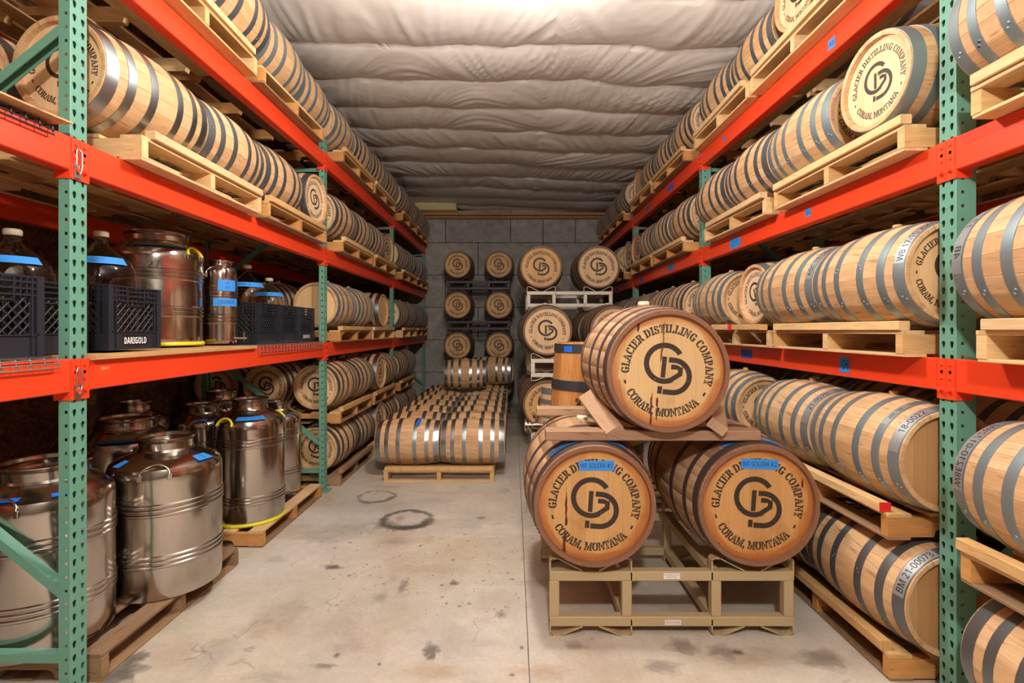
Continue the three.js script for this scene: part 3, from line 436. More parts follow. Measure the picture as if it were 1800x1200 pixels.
row(1, 'D', Y('D'), 1.705, [[1.16, { hoop: 'greyHoop', out: writing('4B  \u2588\u2588 17', 0.006, 0.056, -1.75, -0.5, false, -1) }], [1.97, { hoop: 'greyHoop', head: 1, out: writing('WB 17-10 2044') }], [2.58, { hoop: 'greyHoop', out: writing('ABC 18-0049') }], [3.44, { perp: 1, head: 2, x: 1.6, hoop: 'greyHoop' }], [3.7, { head: 1, hoop: 'greyHoop' }], [4.54, { head: 0 }], [5.15, { head: 2 }], [5.76], [6.355], [7.05], [7.66]]);
row(1, 'U', YU, 1.69, [[1.14, { hoop: 'greyHoop', head: 0, out: writing('W8E210-0172BM', 0.006, 0.056, -1.7, -0.3, false, -1) }], [1.97, { head: 'dim', hoop: 'greyHoop', out: (b) => { writing('\u2588\u2588  18-0022')(b); writing('ABC SM', 0.098, 0.136, -0.95, -0.35)(b); } }], [2.58, { hoop: 'greyHoop', head: 1, out: writing('\u2588\u2588 21-0079') }], [3.36, { head: 1, hoop: 'greyHoop', x: 1.665, out: writing('WHISKY 22-0031') }]]);
row(1, 'U', YU, 2.2, [[1.98], [2.6], [3.22]], { rear: 1 });
row(1, 'F', YF, 1.685, [[1.1, { head: 0 }], [1.97, { head: 'dim', yaw: 0.05, out: writing('BM 21-00073') }], [2.59, { head: 1, out: writing('BM 21-0075 MC') }], [3.2], [3.81]]);
// pallets: two to a bay on each shelf, aisle edge overhanging the beam
function pallets(side, lv, y, list, xEdge = 1.552) {
  list.forEach(([d, kind, seed, rail = 1, dx = 0], i) => { const bay = d < 1.9 ? 0 : d < 4.4 ? 1 : d < 6.93 ? 2 : 3; const first = list.filter(([e]) => (e < 1.9 ? 0 : e < 4.4 ? 1 : e < 6.93 ? 2 : 3) === bay).findIndex(([e]) => e === d) === 0;
    putPallet(kind, seed, rail ? [-side] : [], `${kind === 'old' ? 'weathered' : 'pale pine'} pallet under barrels, ${first ? 'nearer' : 'farther'} one on the ${SIDE[side]} rack's ${shelfName[lv]}, ${bayName[bay]}`, `pallets on the ${SIDE[side]} rack`, side * (xEdge + dx + PL / 2), y, -d - PW / 2); });
}
pallets(-1, 'A', LEVEL.A[1], [[0.6, 'orange', 1], [2.09, 'new', 2], [3.18, 'orange', 3, 0], [4.68, 'orange', 4], [5.77, 'orange', 5], [7.2, 'orange', 4], [8.28, 'orange', 5]]);
pallets(-1, 'B', LEVEL.B[1], [[2.14, 'new', 6], [3.24, 'orange', 7], [4.66, 'orange', 8], [5.76, 'orange', 4], [7.2, 'orange', 5], [8.28, 'orange', 4]]);
pallets(-1, 'D', LEVEL.D[1], [[4.6, 'orange', 9], [5.68, 'new', 2], [7.2, 'new', 6], [8.28, 'orange', 5]]);
pallets(-1, 'U', YU - PH - 0.0015, [[4.6, 'orange', 3], [5.75, 'orange', 7], [7.06, 'orange', 4]]);
pallets(-1, 'F', 0, [[4.6, 'old', 1], [5.75, 'orange', 8], [7.06, 'old', 1]]);
pallets(1, 'A', LEVEL.A[1], [[2.34, 'new', 12, 1], [3.385, 'new', 13], [4.66, 'orange', 4], [5.76, 'orange', 5], [7.2, 'orange', 4], [8.28, 'orange', 5]]);
pallets(1, 'B', LEVEL.B[1], [[0.72, 'new', 14], [2.03, 'new', 15], [3.15, 'new', 16], [4.66, 'orange', 8], [5.76, 'orange', 7], [7.2, 'orange', 4], [8.28, 'orange', 5]]);
pallets(1, 'D', LEVEL.D[1], [[0.7, 'new', 17], [2.04, 'new', 18], [3.1, 'new', 19, 0], [4.66, 'orange', 8], [5.76, 'orange', 7], [7.2, 'orange', 4]]);
pallets(1, 'U', YU - PH - 0.0015, [[0.7, 'orange', 21], [2.05, 'orange', 22], [3.2, 'orange', 23]], 1.5);
pallets(1, 'F', 0, [[0.66, 'orange', 24], [2.04, 'orange', 25], [3.2, 'old', 1]], 1.5);

{ // painted ends, stamp
  const tgt = scene.children.find((o) => o.name.startsWith('wooden_pallet') && Math.abs(o.position.z + 2.05 + PW / 2) < 1e-3 && Math.abs(o.position.y - (YU - PH)) < 5e-3 && o.position.x > 0);
  const rl = tgt.children.find((o) => o.name === 'chock_rail'); rl.geometry.computeBoundingBox(); part(tgt, 'painted_end', box(0.0455, 0.0385, 0.004, rl.position.x, rl.position.y, rl.position.z + rl.geometry.boundingBox.max.z), M.redPaint, 'red painted timber end');
  const ch = thing('timber_chock', "short pine timber with a red painted end on the right rack's lowest shelf", 'timber'); ch.position.set(1.53, Y('D'), -3.74); part(ch, 'timber', board(0.05, 0.04, 0.3, 0.003).translate(0, 0.02, 0), M.pine[0]); part(ch, 'painted_end', box(0.0505, 0.0405, 0.004, 0, 0.02, 0.15), M.redPaint, 'red painted end');
  const rr = thing('timber_rail', "pine rail on the farther pallet of the right rack's lowest shelf, first bay", 'timber'); rr.position.set(1.53, Y('D'), -3.33); part(rr, 'timber', board(0.05, 0.036, 0.4, 0.003).translate(0, 0.018, 0), M.pine[1]);
  const pl = scene.children.find((o) => o.name.startsWith('wooden_pallet') && Math.abs(o.position.z + 3.1 + PW / 2) < 1e-3 && o.position.x > 0);
  const g = new THREE.PlaneGeometry(0.1, 0.06); g.translate(-PL / 2 + 0.085, 0.052, PW / 2 + 0.0008); part(pl, 'stamp', g, std({ map: textTex(['US-', '144861', 'HT'], '#dcb47c', '#3a2a1c', 256, 150, 'sans-serif', 0, 0.85), roughness: 0.75 }), 'black heat treatment stamp');
}

// ---------------------------------------------------------------- left rack, first bay: decks, drums, crates, carboys
const DECK = LEVEL.D[1];
{
  const bd = thing('deck_board', 'pale chipboard shelf laid on the left lowest beam under the crate and drums', 'shelf board'); bd.position.set(-2.14, DECK, -2.6); part(bd, 'panel', board(1.06, 0.018, 1.25, 0.002), M.chip);
  const wire = (name, label, x0, x1, d0, d1, y, mat, lip) => { const t = thing(name, label, 'wire deck'); t.position.set(-(x0 + x1) / 2, y, -(d0 + d1) / 2); const w = x1 - x0, l = d1 - d0, list = []; const nx = Math.round(w / 0.1), nz = Math.round(l / 0.05);
    for (let i = 0; i <= nz; i++) { const z = -l / 2 + l * i / nz; list.push(rod(V3(-w / 2, 0.006, z), V3(w / 2, 0.006, z), 0.0026, 5)); if (lip) list.push(rod(V3(w / 2, 0.006, z), V3(w / 2 + 0.004, -lip, z), 0.0026, 5)); }
    part(t, 'cross_wires', join(list), mat).userData.kind = 'stuff'; const l2 = []; for (let i = 0; i <= nx; i++) { const x = -w / 2 + w * i / nx; l2.push(rod(V3(x, 0.001, -l / 2), V3(x, 0.001, l / 2), 0.0026, 5)); } if (lip) for (const f of [0.5, 1]) l2.push(rod(V3(w / 2 + 0.007, -lip * f, -l / 2), V3(w / 2 + 0.007, -lip * f, l / 2), 0.003, 5)); part(t, 'long_wires', join(l2), mat).userData.kind = 'stuff'; };
  wire('wire_deck', 'galvanised wire deck hooked over the left lowest beam under three black crates', 1.62, 2.66, 3.27, 4.36, DECK + 0.003, M.galv, 0.045);
  wire('wire_deck', 'galvanised wire deck in the nearest left bay under a black crate', 1.62, 2.66, 0.75, 1.82, DECK + 0.003, M.galv, 0.03);
  wire('wire_deck', 'dark wire deck under the card sheet on the left middle shelf', 1.62, 2.66, 0.75, 1.8, LEVEL.B[1] + 0.003, M.black, 0.03);
  const sh = thing('card_sheet', 'curled tan card sheet lying on the dark wire deck at upper left', 'sheet'); const g = new THREE.BoxGeometry(0.95, 0.006, 0.9, 16, 1, 16), p = g.attributes.position; for (let k = 0; k < p.count; k++) { const x = p.getX(k), z = p.getZ(k); p.setY(k, p.getY(k) + 0.006 + 0.035 * Math.pow(Math.abs((z + 0.0) / 0.45), 2.2) * (z > 0 ? 1 : 0.3) + 0.012 * Math.sin((x + 0.3) * 5) * Math.max(0, z)); } g.computeVertexNormals(); part(sh, 'sheet', grainUV(g, 'x'), M.card); sh.position.set(-2.055, LEVEL.B[1] + 0.013, -1.39);
}
function drum(label, x, y, d, o) {
  const t = thing('steel_drum', label, 'drum', 'stainless steel drums'); t.position.set(x, y, -d); t.rotation.y = o.turn ?? 0;
  const { r, h, neck } = o, p = [[0, 0.012], [r - 0.012, 0.012], [r - 0.004, 0.004], [r, 0.012]];
  for (const f of o.ribs ?? [0.24, 0.6]) for (const k of [-0.022, 0, 0.022]) { const yy = f * h + k; p.push([r, yy - 0.009], [r + 0.0055, yy - 0.004], [r + 0.0055, yy + 0.004], [r, yy + 0.009]); }
  const sh = h * (o.shoulder ?? 0.82), nk = neck ?? r * 0.5; { const q = []; for (let i = 0; i < p.length; i++) { q.push(p[i]); if (i > 2 && i + 1 < p.length && p[i + 1][1] - p[i][1] > 0.06) for (let k = 1; k < 5; k++) q.push([r, p[i][1] + (p[i + 1][1] - p[i][1]) * k / 5]); } const l = p[p.length - 1][1]; p.length = 0; p.push(...q); for (let k = 1; k < 5; k++) p.push([r, l + (sh - 0.03 - l) * k / 5]); } p.push([r, sh - 0.03], [r * 0.992, sh - 0.01], [r * 0.96, sh + 0.012], [r * 0.86, sh + 0.032], [nk + 0.03, sh + (h - sh) * 0.42], [nk + 0.006, sh + (h - sh) * 0.52], [nk, sh + (h - sh) * 0.6], [nk, h - 0.02], [nk + 0.005, h - 0.016], [nk, h - 0.012], [nk + 0.004, h - 0.006], [nk + 0.012, h - 0.003], [nk + 0.012, h + 0.002], [nk + 0.004, h + 0.004], [nk - 0.004, h], [nk - 0.006, h - 0.015]);
  part(t, 'shell', toCreasedNormals(lathe(p, 64), 0.5), M.steel);
  { const sh0 = t.children[0].geometry, q = sh0.attributes.position; for (let k = 0; k < q.count; k++) { const x = q.getX(k), yy = q.getY(k), z = q.getZ(k), rr = Math.hypot(x, z); if (rr > r * 0.8) { const m = 1 + (0.006 * noise3.noise(x * 7 + r * 90, yy * 6, z * 7) + 0.0022 * noise3.noise(x * 22, yy * 18 + h * 50, z * 22)) / r * 0.6; q.setX(k, x * m); q.setZ(k, z * m); } } sh0.computeVertexNormals(); t.children[0].geometry = toCreasedNormals(sh0, 0.5); }
  const ld = lathe([[nk - 0.006, h - 0.03], [nk - 0.01, h - 0.02], [nk - 0.03, h - 0.018], [nk - 0.05, h - 0.026], [0, h - 0.024]], 48); part(t, 'lid', ld, M.steel);
  if (o.ring) { const rg = part(t, 'base_ring', lathe([[r - 0.006, 0], [r + 0.007, 0], [r + 0.009, 0.008], [r + 0.007, 0.02], [r - 0.004, 0.022]], 56), M.yellow, 'yellow rubber base ring'); }
  for (const [a, kind] of o.handles ?? [[0.4, 'steel'], [3.5, 'steel']]) {
    const w = 0.062, H = [], c = Math.cos(a), s = Math.sin(a), R = r * 0.985; for (let i = 0; i <= 10; i++) { const q = i / 10 * Math.PI, u = -w * Math.cos(q), up = 0.055 * Math.sin(q); H.push(V3(R * s + u * c - 0.02 * s * Math.sin(q), sh - 0.012 + up * 0.9, R * c - u * s - 0.02 * c * Math.sin(q))); }
    part(t, 'handle', tube(H, kind === 'yellow' ? 0.0075 : 0.0048, 30, 8), kind === 'yellow' ? M.yellow : M.steel, kind === 'yellow' ? 'yellow sleeved handle' : 'bent steel handle');
    for (const e of [-1, 1]) { const lug = new RoundedBoxGeometry(0.02, 0.03, 0.008, 2, 0.003); lug.rotateY(a); lug.translate(R * s + e * w * c, sh - 0.02, R * c - e * w * s); part(t, 'handle_lug', lug, M.steel); }
  }
  for (const [a, f0, wd, lines, ht = 0.045] of o.tapes ?? []) {        // tape stuck around the shoulder or wall
    const n = 12, pos = [], uv = [], idx = [], onS = f0 === 'top'; for (let i = 0; i <= n; i++) { const q = a - wd / 2 / r + wd / r * i / n; for (const e of [0, 1]) { const rr = onS ? r * (0.94 - 0.2 * e) : r + 0.0075, yy = onS ? (e ? sh + 0.034 + (h - sh) * 0.06 : sh + 0.022) + 0.004 : f0 * h + (e - 0.5) * ht; pos.push(rr * Math.sin(q), yy, rr * Math.cos(q)); uv.push(i / n, e); } }
    for (let i = 0; i < n; i++) { const k = 2 * i; idx.push(k, k + 2, k + 1, k + 1, k + 2, k + 3); } const g = new THREE.BufferGeometry(); g.setAttribute('position', new THREE.Float32BufferAttribute(pos, 3)); g.setAttribute('uv', new THREE.Float32BufferAttribute(uv, 2)); g.setIndex(idx); g.computeVertexNormals(); const m = lines ? tapeMat(lines, { w: 384, h: 96, size: 0.7 }) : M.tape; m.side = THREE.DoubleSide; part(t, 'tape_label', g, m, 'blue tape label');
  }
  if (o.number) { const n = 6, g = new THREE.CylinderGeometry(r + 0.0012, r + 0.0012, 0.075, 12, 1, true, (o.numberAt ?? 0) - 0.22, 0.44); g.translate(0, h * 0.7, 0); const tx = canvasTex(256, 160, (q) => { q.clearRect(0, 0, 256, 160); q.fillStyle = o.numberInk ?? '#15130f'; q.font = 'bold 140px sans-serif'; q.textAlign = 'center'; q.textBaseline = 'middle'; q.fillText(o.number, 128, 84, 240); }); part(t, 'number', g, std({ map: tx, transparent: true, alphaTest: 0.5, roughness: 0.5 })); }
  if (o.tap) { const a = o.tap, s = Math.sin(a), c = Math.cos(a), R = r; part(t, 'tap', join([rod(V3(R * s, 0.035, R * c), V3((R + 0.07) * s, 0.035, (R + 0.07) * c), 0.008, 10), rod(V3((R + 0.05) * s, 0.02, (R + 0.05) * c), V3((R + 0.05) * s, 0.075, (R + 0.05) * c), 0.006, 8), rod(V3((R + 0.05) * s - 0.02 * c, 0.075, (R + 0.05) * c + 0.02 * s), V3((R + 0.05) * s + 0.02 * c, 0.075, (R + 0.05) * c - 0.02 * s), 0.005, 8)]), M.steel); }
  return t;
}
const PT = PH + 0.001;
drum('large dented steel drum with a bent wire handle on the nearest floor pallet', -1.80, PT, 2.66, { r: 0.252, h: 0.745, neck: 0.12, ribs: [0.25, 0.58], turn: 0.75, handles: [[-0.35, 'steel'], [2.8, 'steel']], tapes: [[0.65, 'top', 0.1, ['GIN BASE', '190 PF']], [-1.2, 'top', 0.05, ['A 12']]] });
drum('wide steel drum standing behind the nearest green upright', -1.995, PT, 2.19, { r: 0.235, h: 0.735, neck: 0.15, ribs: [0.26, 0.6], handles: [[0.1, 'steel'], [3.3, 'steel']], tapes: [[1.0, 'top', 0.09, null], [0.1, 'top', 0.12, null]] });
drum('steel drum with a yellow base ring and yellow handle on the farther floor pallet', -1.83, PT, 3.56, { r: 0.222, h: 0.82, neck: 0.11, ribs: [0.2, 0.66], ring: true, turn: 0.6, handles: [[-0.9, 'yellow'], [1.9, 'yellow']], tapes: [[-0.1, 'top', 0.2, ['NEUTRAL GRAPE BASE']]] });
drum('small steel drum at the far corner of the farther floor pallet', -1.885, PT, 4.12, { r: 0.165, h: 0.72, neck: 0.085, ribs: [0.25, 0.68], turn: 0.5, handles: [[0.4, 'steel'], [3.5, 'steel']], tapes: [[0.3, 'top', 0.07, null]] });
drum('dark steel drum numbered 10 behind the large dented drum', -2.3, PT, 3.06, { r: 0.24, h: 0.775, neck: 0.145, ribs: [0.25, 0.6], turn: 0.62, handles: [[1.0, 'yellow'], [-2.2, 'yellow']], tapes: [[-0.2, 'top', 0.24, null]], number: '10', numberInk: '#d8dad6', numberAt: 0 });
drum('steel drum with a small open neck at the wall behind drum 10', -2.62, PT, 3.55, { r: 0.2, h: 0.8, neck: 0.09, ribs: [0.25, 0.62], tapes: [[0.4, 'top', 0.08, null]] });
drum('steel drum half hidden behind the yellow ringed drum', -2.34, PT, 3.86, { r: 0.2, h: 0.74, neck: 0.115, ribs: [0.25, 0.62], tapes: [[0.5, 'top', 0.08, null]] });
drum('hindmost steel drum on the farther floor pallet, by the wall', -2.42, PT, 4.255, { r: 0.178, h: 0.79, neck: 0.11, ribs: [0.25, 0.62] });
putPallet('old', 31, [], 'worn pallet on the floor under the large dented drum', 'floor pallets under the drums', -1.64 - PL / 2, 0, -2.04 - PW / 2);
putPallet('orange', 32, [], 'pallet on the floor under the yellow ringed drum', 'floor pallets under the drums', -1.61 - PL / 2, 0, -3.265 - PW / 2 - 0.03);
drum('steel drum marked 27 with a yellow handle, on the chipboard shelf', -2.06, DECK + 0.019, 2.97, { r: 0.225, h: 0.64, neck: 0.155, ribs: [0.3, 0.62], ring: true, turn: 0.7, handles: [[0.85, 'yellow'], [-2.3, 'yellow']], tapes: [[0, 'top', 0.3, ['DRUM 27 - ORANGE PEEL']]], number: '27', numberAt: -0.18 });
drum('slim steel can with a tap and two blue tapes on the chipboard shelf', -1.868, DECK + 0.019, 3.27, { r: 0.094, h: 0.525, neck: 0.062, ribs: [0.3, 0.62], shoulder: 0.86, turn: 0.9, handles: [[-0.6, 'steel']], tapes: [[0.0, 0.7, 0.1, ['GIN', 'BATCH'], 0.07], [-0.05, 0.5, 0.14, ['ORANGE'], 0.05]], tap: 0.75 });
function crate(label, x, y, d, print) {           // x is the aisle edge, d the near edge
  const t = thing('milk_crate', label, 'crate', 'black milk crates'); const W = 0.325, H = 0.285; t.position.set(x - W / 2, y, -d - W / 2);
  const post = []; for (const [a, b] of [[1, 1], [1, -1], [-1, 1], [-1, -1]]) { post.push(box(0.028, H, 0.028, a * (W / 2 - 0.014), H / 2, b * (W / 2 - 0.014))); } post.forEach((q) => part(t, 'corner_post', q, M.black));
  part(t, 'base', join([box(W - 0.02, 0.008, W - 0.02, 0, 0.012, 0)]), M.black);
  for (let s = 0; s < 4; s++) {
    const fr = [box(W - 0.05, 0.07, 0.006, 0, 0.042, W / 2 - 0.008), box(W - 0.05, 0.006, 0.02, 0, 0.004, W / 2 - 0.01), box(W - 0.04, 0.005, 0.014, 0, 0.08, W / 2 - 0.007)];
    for (const yy of [0.218, 0.24, 0.262, 0.281]) fr.push(box(W - 0.04, 0.006, 0.012, 0, yy, W / 2 - 0.007)); for (let i = 0; i < 12; i++) { const x0 = -W / 2 + 0.04 + i * (W - 0.08) / 11; if (Math.abs(x0) > 0.05) fr.push(box(0.004, 0.065, 0.01, x0, 0.25, W / 2 - 0.008)); }
    fr.push(box(0.005, 0.07, 0.014, -0.052, 0.235, W / 2 - 0.007), box(0.005, 0.07, 0.014, 0.052, 0.235, W / 2 - 0.007), box(0.105, 0.006, 0.014, 0, 0.2, W / 2 - 0.007), box(0.006, H - 0.02, 0.014, -W / 2 + 0.045, H / 2, W / 2 - 0.006), box(0.006, H - 0.02, 0.014, W / 2 - 0.045, H / 2, W / 2 - 0.006));
    const g = join(fr); g.rotateY(s * Math.PI / 2); part(t, 'side_frame', g, M.black);
    const la = []; const y0 = 0.082, y1 = 0.216, w2 = W / 2 - 0.045; for (const e of [1, -1]) for (let k = -6; k <= 6; k++) { let xa = k * 0.036 - 0.067, xb = xa + 0.134, ya = y0, yb = y1; if (xa < -w2) { ya += -w2 - xa; xa = -w2; } if (xb > w2) { yb -= xb - w2; xb = w2; } if (xb - xa < 0.01) continue; la.push(rod(V3(e * xa, ya, W / 2 - 0.009), V3(e * xb, yb, W / 2 - 0.009), 0.0036, 4)); }
    const lg = join(la); lg.rotateY(s * Math.PI / 2); part(t, 'side_lattice', lg, M.black).userData.kind = 'stuff';
  }
  if (print) { const g = new THREE.PlaneGeometry(0.15, 0.05); g.rotateY(Math.PI / 2); g.translate(W / 2 - 0.0045, 0.042, 0); part(t, 'printed_name', g, std({ map: canvasTex(256, 88, (q) => { q.fillStyle = '#1a1b22'; q.fillRect(0, 0, 256, 88); q.fillStyle = '#f2f2f0'; q.font = 'bold 72px sans-serif'; q.textAlign = 'center'; q.textBaseline = 'middle'; q.fillText(print, 128, 46, 240); }), roughness: 0.4 }), 'white printed lettering'); }
  return t;
}
const CY = DECK + 0.019;
crate('black milk crate with white lettering, nearest one on the chipboard shelf', -1.73, CY, 2.19, 'DARIGOLD');
crate('black milk crate in the nearest left bay, left of the green upright', -1.67, DECK + 0.01, 1.5, null);
crate('black milk crate partly hidden behind the nearest green upright', -1.8, DECK + 0.012, 1.845, null);
crate('black milk crate beside the slim can, first of the row of three', -1.74, DECK + 0.012, 3.5, null); crate('black milk crate, middle of the row of three on the wire deck', -1.74, DECK + 0.012, 3.83, null); crate('black milk crate with small white lettering, last of the row of three', -1.74, DECK + 0.012, 4.16, 'DARIGOLD');
function carboy(label, x, y, d, r, h, tape, cap) {
  const t = thing('glass_carboy', label, 'carboy', 'glass carboys'); t.position.set(x, y, -d);
  const s = h * 0.66, n = 0.021, p = [[0, 0.004], [r * 0.8, 0], [r * 0.96, 0.012], [r, 0.035], [r, s - 0.12], [r * 1.0, s - 0.05], [r * 0.95, s], [r * 0.78, s + (h - s) * 0.28], [r * 0.5, s + (h - s) * 0.46], [r * 0.3, s + (h - s) * 0.6], [n + 0.006, s + (h - s) * 0.72], [n, s + (h - s) * 0.8], [n, h - 0.045], [n + 0.007, h - 0.04], [n + 0.007, h - 0.028], [n, h - 0.023], [n, h]];
  part(t, 'glass_body', lathe(p, 48), M.glass);
  part(t, 'cap', lathe([[n + 0.001, h - 0.022], [n + 0.008, h - 0.02], [n + 0.009, h - 0.002], [n + 0.004, h + 0.004], [0, h + 0.004]], 24), cap ?? M.cap);
  if (tape) { const m = tapeMat(tape, { w: 384, h: 80 }); m.side = THREE.DoubleSide; const n2 = 14, pos = [], uv = [], idx = []; for (let i = 0; i <= n2; i++) { const q = -0.9 + 2.4 * i / n2; for (const e of [0, 1]) { const rr = r * (e ? 0.74 : 0.9) + 0.006, yy = s + (h - s) * (e ? 0.31 : 0.13); pos.push(rr * Math.sin(q), yy, rr * Math.cos(q)); uv.push(i / n2, e); } } for (let i = 0; i < n2; i++) { const k = 2 * i; idx.push(k, k + 2, k + 1, k + 1, k + 2, k + 3); } const g = new THREE.BufferGeometry(); g.setAttribute('position', new THREE.Float32BufferAttribute(pos, 3)); g.setAttribute('uv', new THREE.Float32BufferAttribute(uv, 2)); g.setIndex(idx); g.computeVertexNormals(); part(t, 'tape_label', g, m, 'blue tape label'); }
  return t;
}
carboy('glass carboy with blue unfiltered tape in the crate nearest on the chipboard shelf', -1.893, CY + 0.017, 2.353, 0.135, 0.52, ['BARREL BLEND', 'UNFILTERED']);
carboy('glass carboy in the crate left of the green upright', -1.833, DECK + 0.027, 1.663, 0.135, 0.4, null);
carboy('glass carboy with blue tape behind the nearest green upright', -1.963, DECK + 0.029, 2.008, 0.135, 0.47, ['']);
carboy('tall glass carboy in the first crate beside the slim can', -1.903, DECK + 0.029, 3.663, 0.135, 0.54, ['GIN 2']);
carboy('shorter glass carboy in the middle crate of the row of three', -1.903, DECK + 0.029, 3.993, 0.13, 0.48, ['GIN 3']);
carboy('small glass bottle with a red cap standing behind the slim can', -1.955, DECK + 0.019, 3.42, 0.068, 0.575, null, M.redCap);

// ---------------------------------------------------------------- steel barrel racks
function strap(points, w, t, mat) { const s = new THREE.Shape(); s.moveTo(-t / 2, -w / 2); s.lineTo(t / 2, -w / 2); s.lineTo(t / 2, w / 2); s.lineTo(-t / 2, w / 2); s.closePath(); const out = []; for (let i = 0; i < points.length - 1; i++) { const [x0, y0] = points[i], [x1, y1] = points[i + 1], l = Math.hypot(x1 - x0, y1 - y0), g = new THREE.BoxGeometry(l + t * 0.6, t, w); g.rotateZ(Math.atan2(y1 - y0, x1 - x0)); g.translate((x0 + x1) / 2, (y0 + y1) / 2, 0); out.push(g); } return out; }
function steelRack(label, group, x, y, dFront, mat, o = {}) {
  const W = o.W ?? 1.12, Dp = o.D ?? 0.785, t = 0.045, lo = 0.042, hi = o.hi ?? 0.25; const g = thing('barrel_rack', label, 'barrel rack', group); g.position.set(x, y, -dFront - Dp / 2);
  const px = [-W / 2 + t / 2, -W / 2 + 0.355, W / 2 - 0.355, W / 2 - t / 2];
  for (const e of [1, -1]) {
    const z = e * (Dp / 2 - t / 2);
    for (const yy of [lo + t / 2, hi + t / 2]) { const q = new RoundedBoxGeometry(W, t, t, 2, 0.005); q.translate(0, yy, z); part(g, 'cross_bar', q, mat); }
    px.forEach((a) => { const q = new RoundedBoxGeometry(t, hi - lo - t, t, 2, 0.005); q.translate(a, (hi + lo + t) / 2, z); part(g, 'post', q, mat); });
    const foot = [], sad = [];
    for (const [a, b] of [[-W / 2, -W / 2 + 0.378], [W / 2 - 0.378, W / 2]]) {
      foot.push(...strap([[a + 0.003, lo + 0.03], [a + 0.003, 0.012], [a + 0.012, 0.003], [a + 0.055, 0.003], [a + 0.15, lo]], t, 0.006), ...strap([[b - 0.003, lo + 0.03], [b - 0.003, 0.012], [b - 0.012, 0.003], [b - 0.055, 0.003], [b - 0.15, lo]], t, 0.006));
      const T = hi + t, U = T + 0.062; sad.push(...strap([[a + 0.003, T - 0.04], [a + 0.003, U - 0.012], [a + 0.012, U - 0.003], [a + 0.04, U - 0.003], [a + 0.15, T + 0.003]], t, 0.006), ...strap([[b - 0.003, T - 0.04], [b - 0.003, U - 0.012], [b - 0.012, U - 0.003], [b - 0.04, U - 0.003], [b - 0.15, T + 0.003]], t, 0.006));
    }
    const f = join(foot); f.translate(0, 0, z); part(g, 'foot_strap', f, mat); const s = join(sad); s.translate(0, 0, z); part(g, 'saddle', s, mat);
  }
  for (const a of [px[1], px[2]]) for (const yy of [lo + t / 2, hi + t / 2]) { const q = new RoundedBoxGeometry(t, t, Dp - 2 * t, 2, 0.005); q.translate(a, yy, 0); part(g, 'side_rail', q, mat); }
  if (o.sticker) { const a = new THREE.PlaneGeometry(0.075, 0.026); a.translate(0, hi + 0.024, Dp / 2 + 0.0008); part(g, 'maker_plate', a, std({ map: textTex(['WESTERN SQUARE', 'INDUSTRIES'], '#e4e2da', '#20242a', 256, 96, 'sans-serif', 0, 0.62), roughness: 0.5 }), 'white maker sticker'); const b = new THREE.PlaneGeometry(0.075, 0.024); b.translate(0.005, lo + 0.02, Dp / 2 + 0.0008); part(g, 'warning_plate', b, std({ map: textTex(['DO NOT CLIMB'], '#d9d4cc', '#c8322c', 256, 80, 'sans-serif', 0, 0.4), roughness: 0.4 }), 'white sticker with red print'); }
  return g;
}
const BIG = { L: 0.88, D: 0.625, rim: 0.545, n: 27, boards: 8 };
const aged = (seed, head) => barrelProto({ ...BIG, seed, fine: true, head, hoop: M.rustHoop, staves: M.oldStave, chime: M.chime, groove: 0.003, bung: M.silicone, hoops: [[0.008, 0.04], [0.085, 0.108], [0.19, 0.218]], back: HEAD.dim });
steelRack('tan steel two-barrel rack on the floor under the front oak barrels', null, 0.727, 0, 2.345, M.tan, { sticker: true });
const addTape = (b, text, w, up, side) => { const g = new THREE.PlaneGeometry(w, 0.045, 6, 1), p = g.attributes.position; for (let k = 0; k < p.count; k++) p.setZ(k, 0.001 * Math.abs(Math.sin(p.getX(k) * 70))); g.rotateZ(side); g.translate(0.01, BIG.D / 2 + up, BIG.L / 2 - 0.0205); part(b, 'tape_label', g, tapeMat([text], { w: 384, h: 90, size: 0.62, tilt: 0 }), 'blue tape with marker writing'); };
const arcTape = (b, a0, a1, text) => { const n = 10, pos = [], uv = [], idx = []; for (let i = 0; i <= n; i++) for (const e of [0, 1]) { const a = a0 + (a1 - a0) * i / n, z = BIG.L / 2 - 0.045 - 0.035 * (1 - e) - 0.012, r = radius(BIG, z) + 0.004; pos.push(r * Math.sin(a), BIG.D / 2 + r * Math.cos(a), z); uv.push(i / n, 1 - e); } for (let i = 0; i < n; i++) { const k = 2 * i; idx.push(k, k + 2, k + 1, k + 1, k + 2, k + 3); } const g = new THREE.BufferGeometry(); g.setAttribute('position', new THREE.Float32BufferAttribute(pos, 3)); g.setAttribute('uv', new THREE.Float32BufferAttribute(uv, 2)); g.setIndex(idx); g.computeVertexNormals(); const m = tapeMat([text], { w: 384, h: 64, size: 0.6 }); m.side = THREE.DoubleSide; part(b, 'tape_label', g, m, 'blue tape on the staves'); };
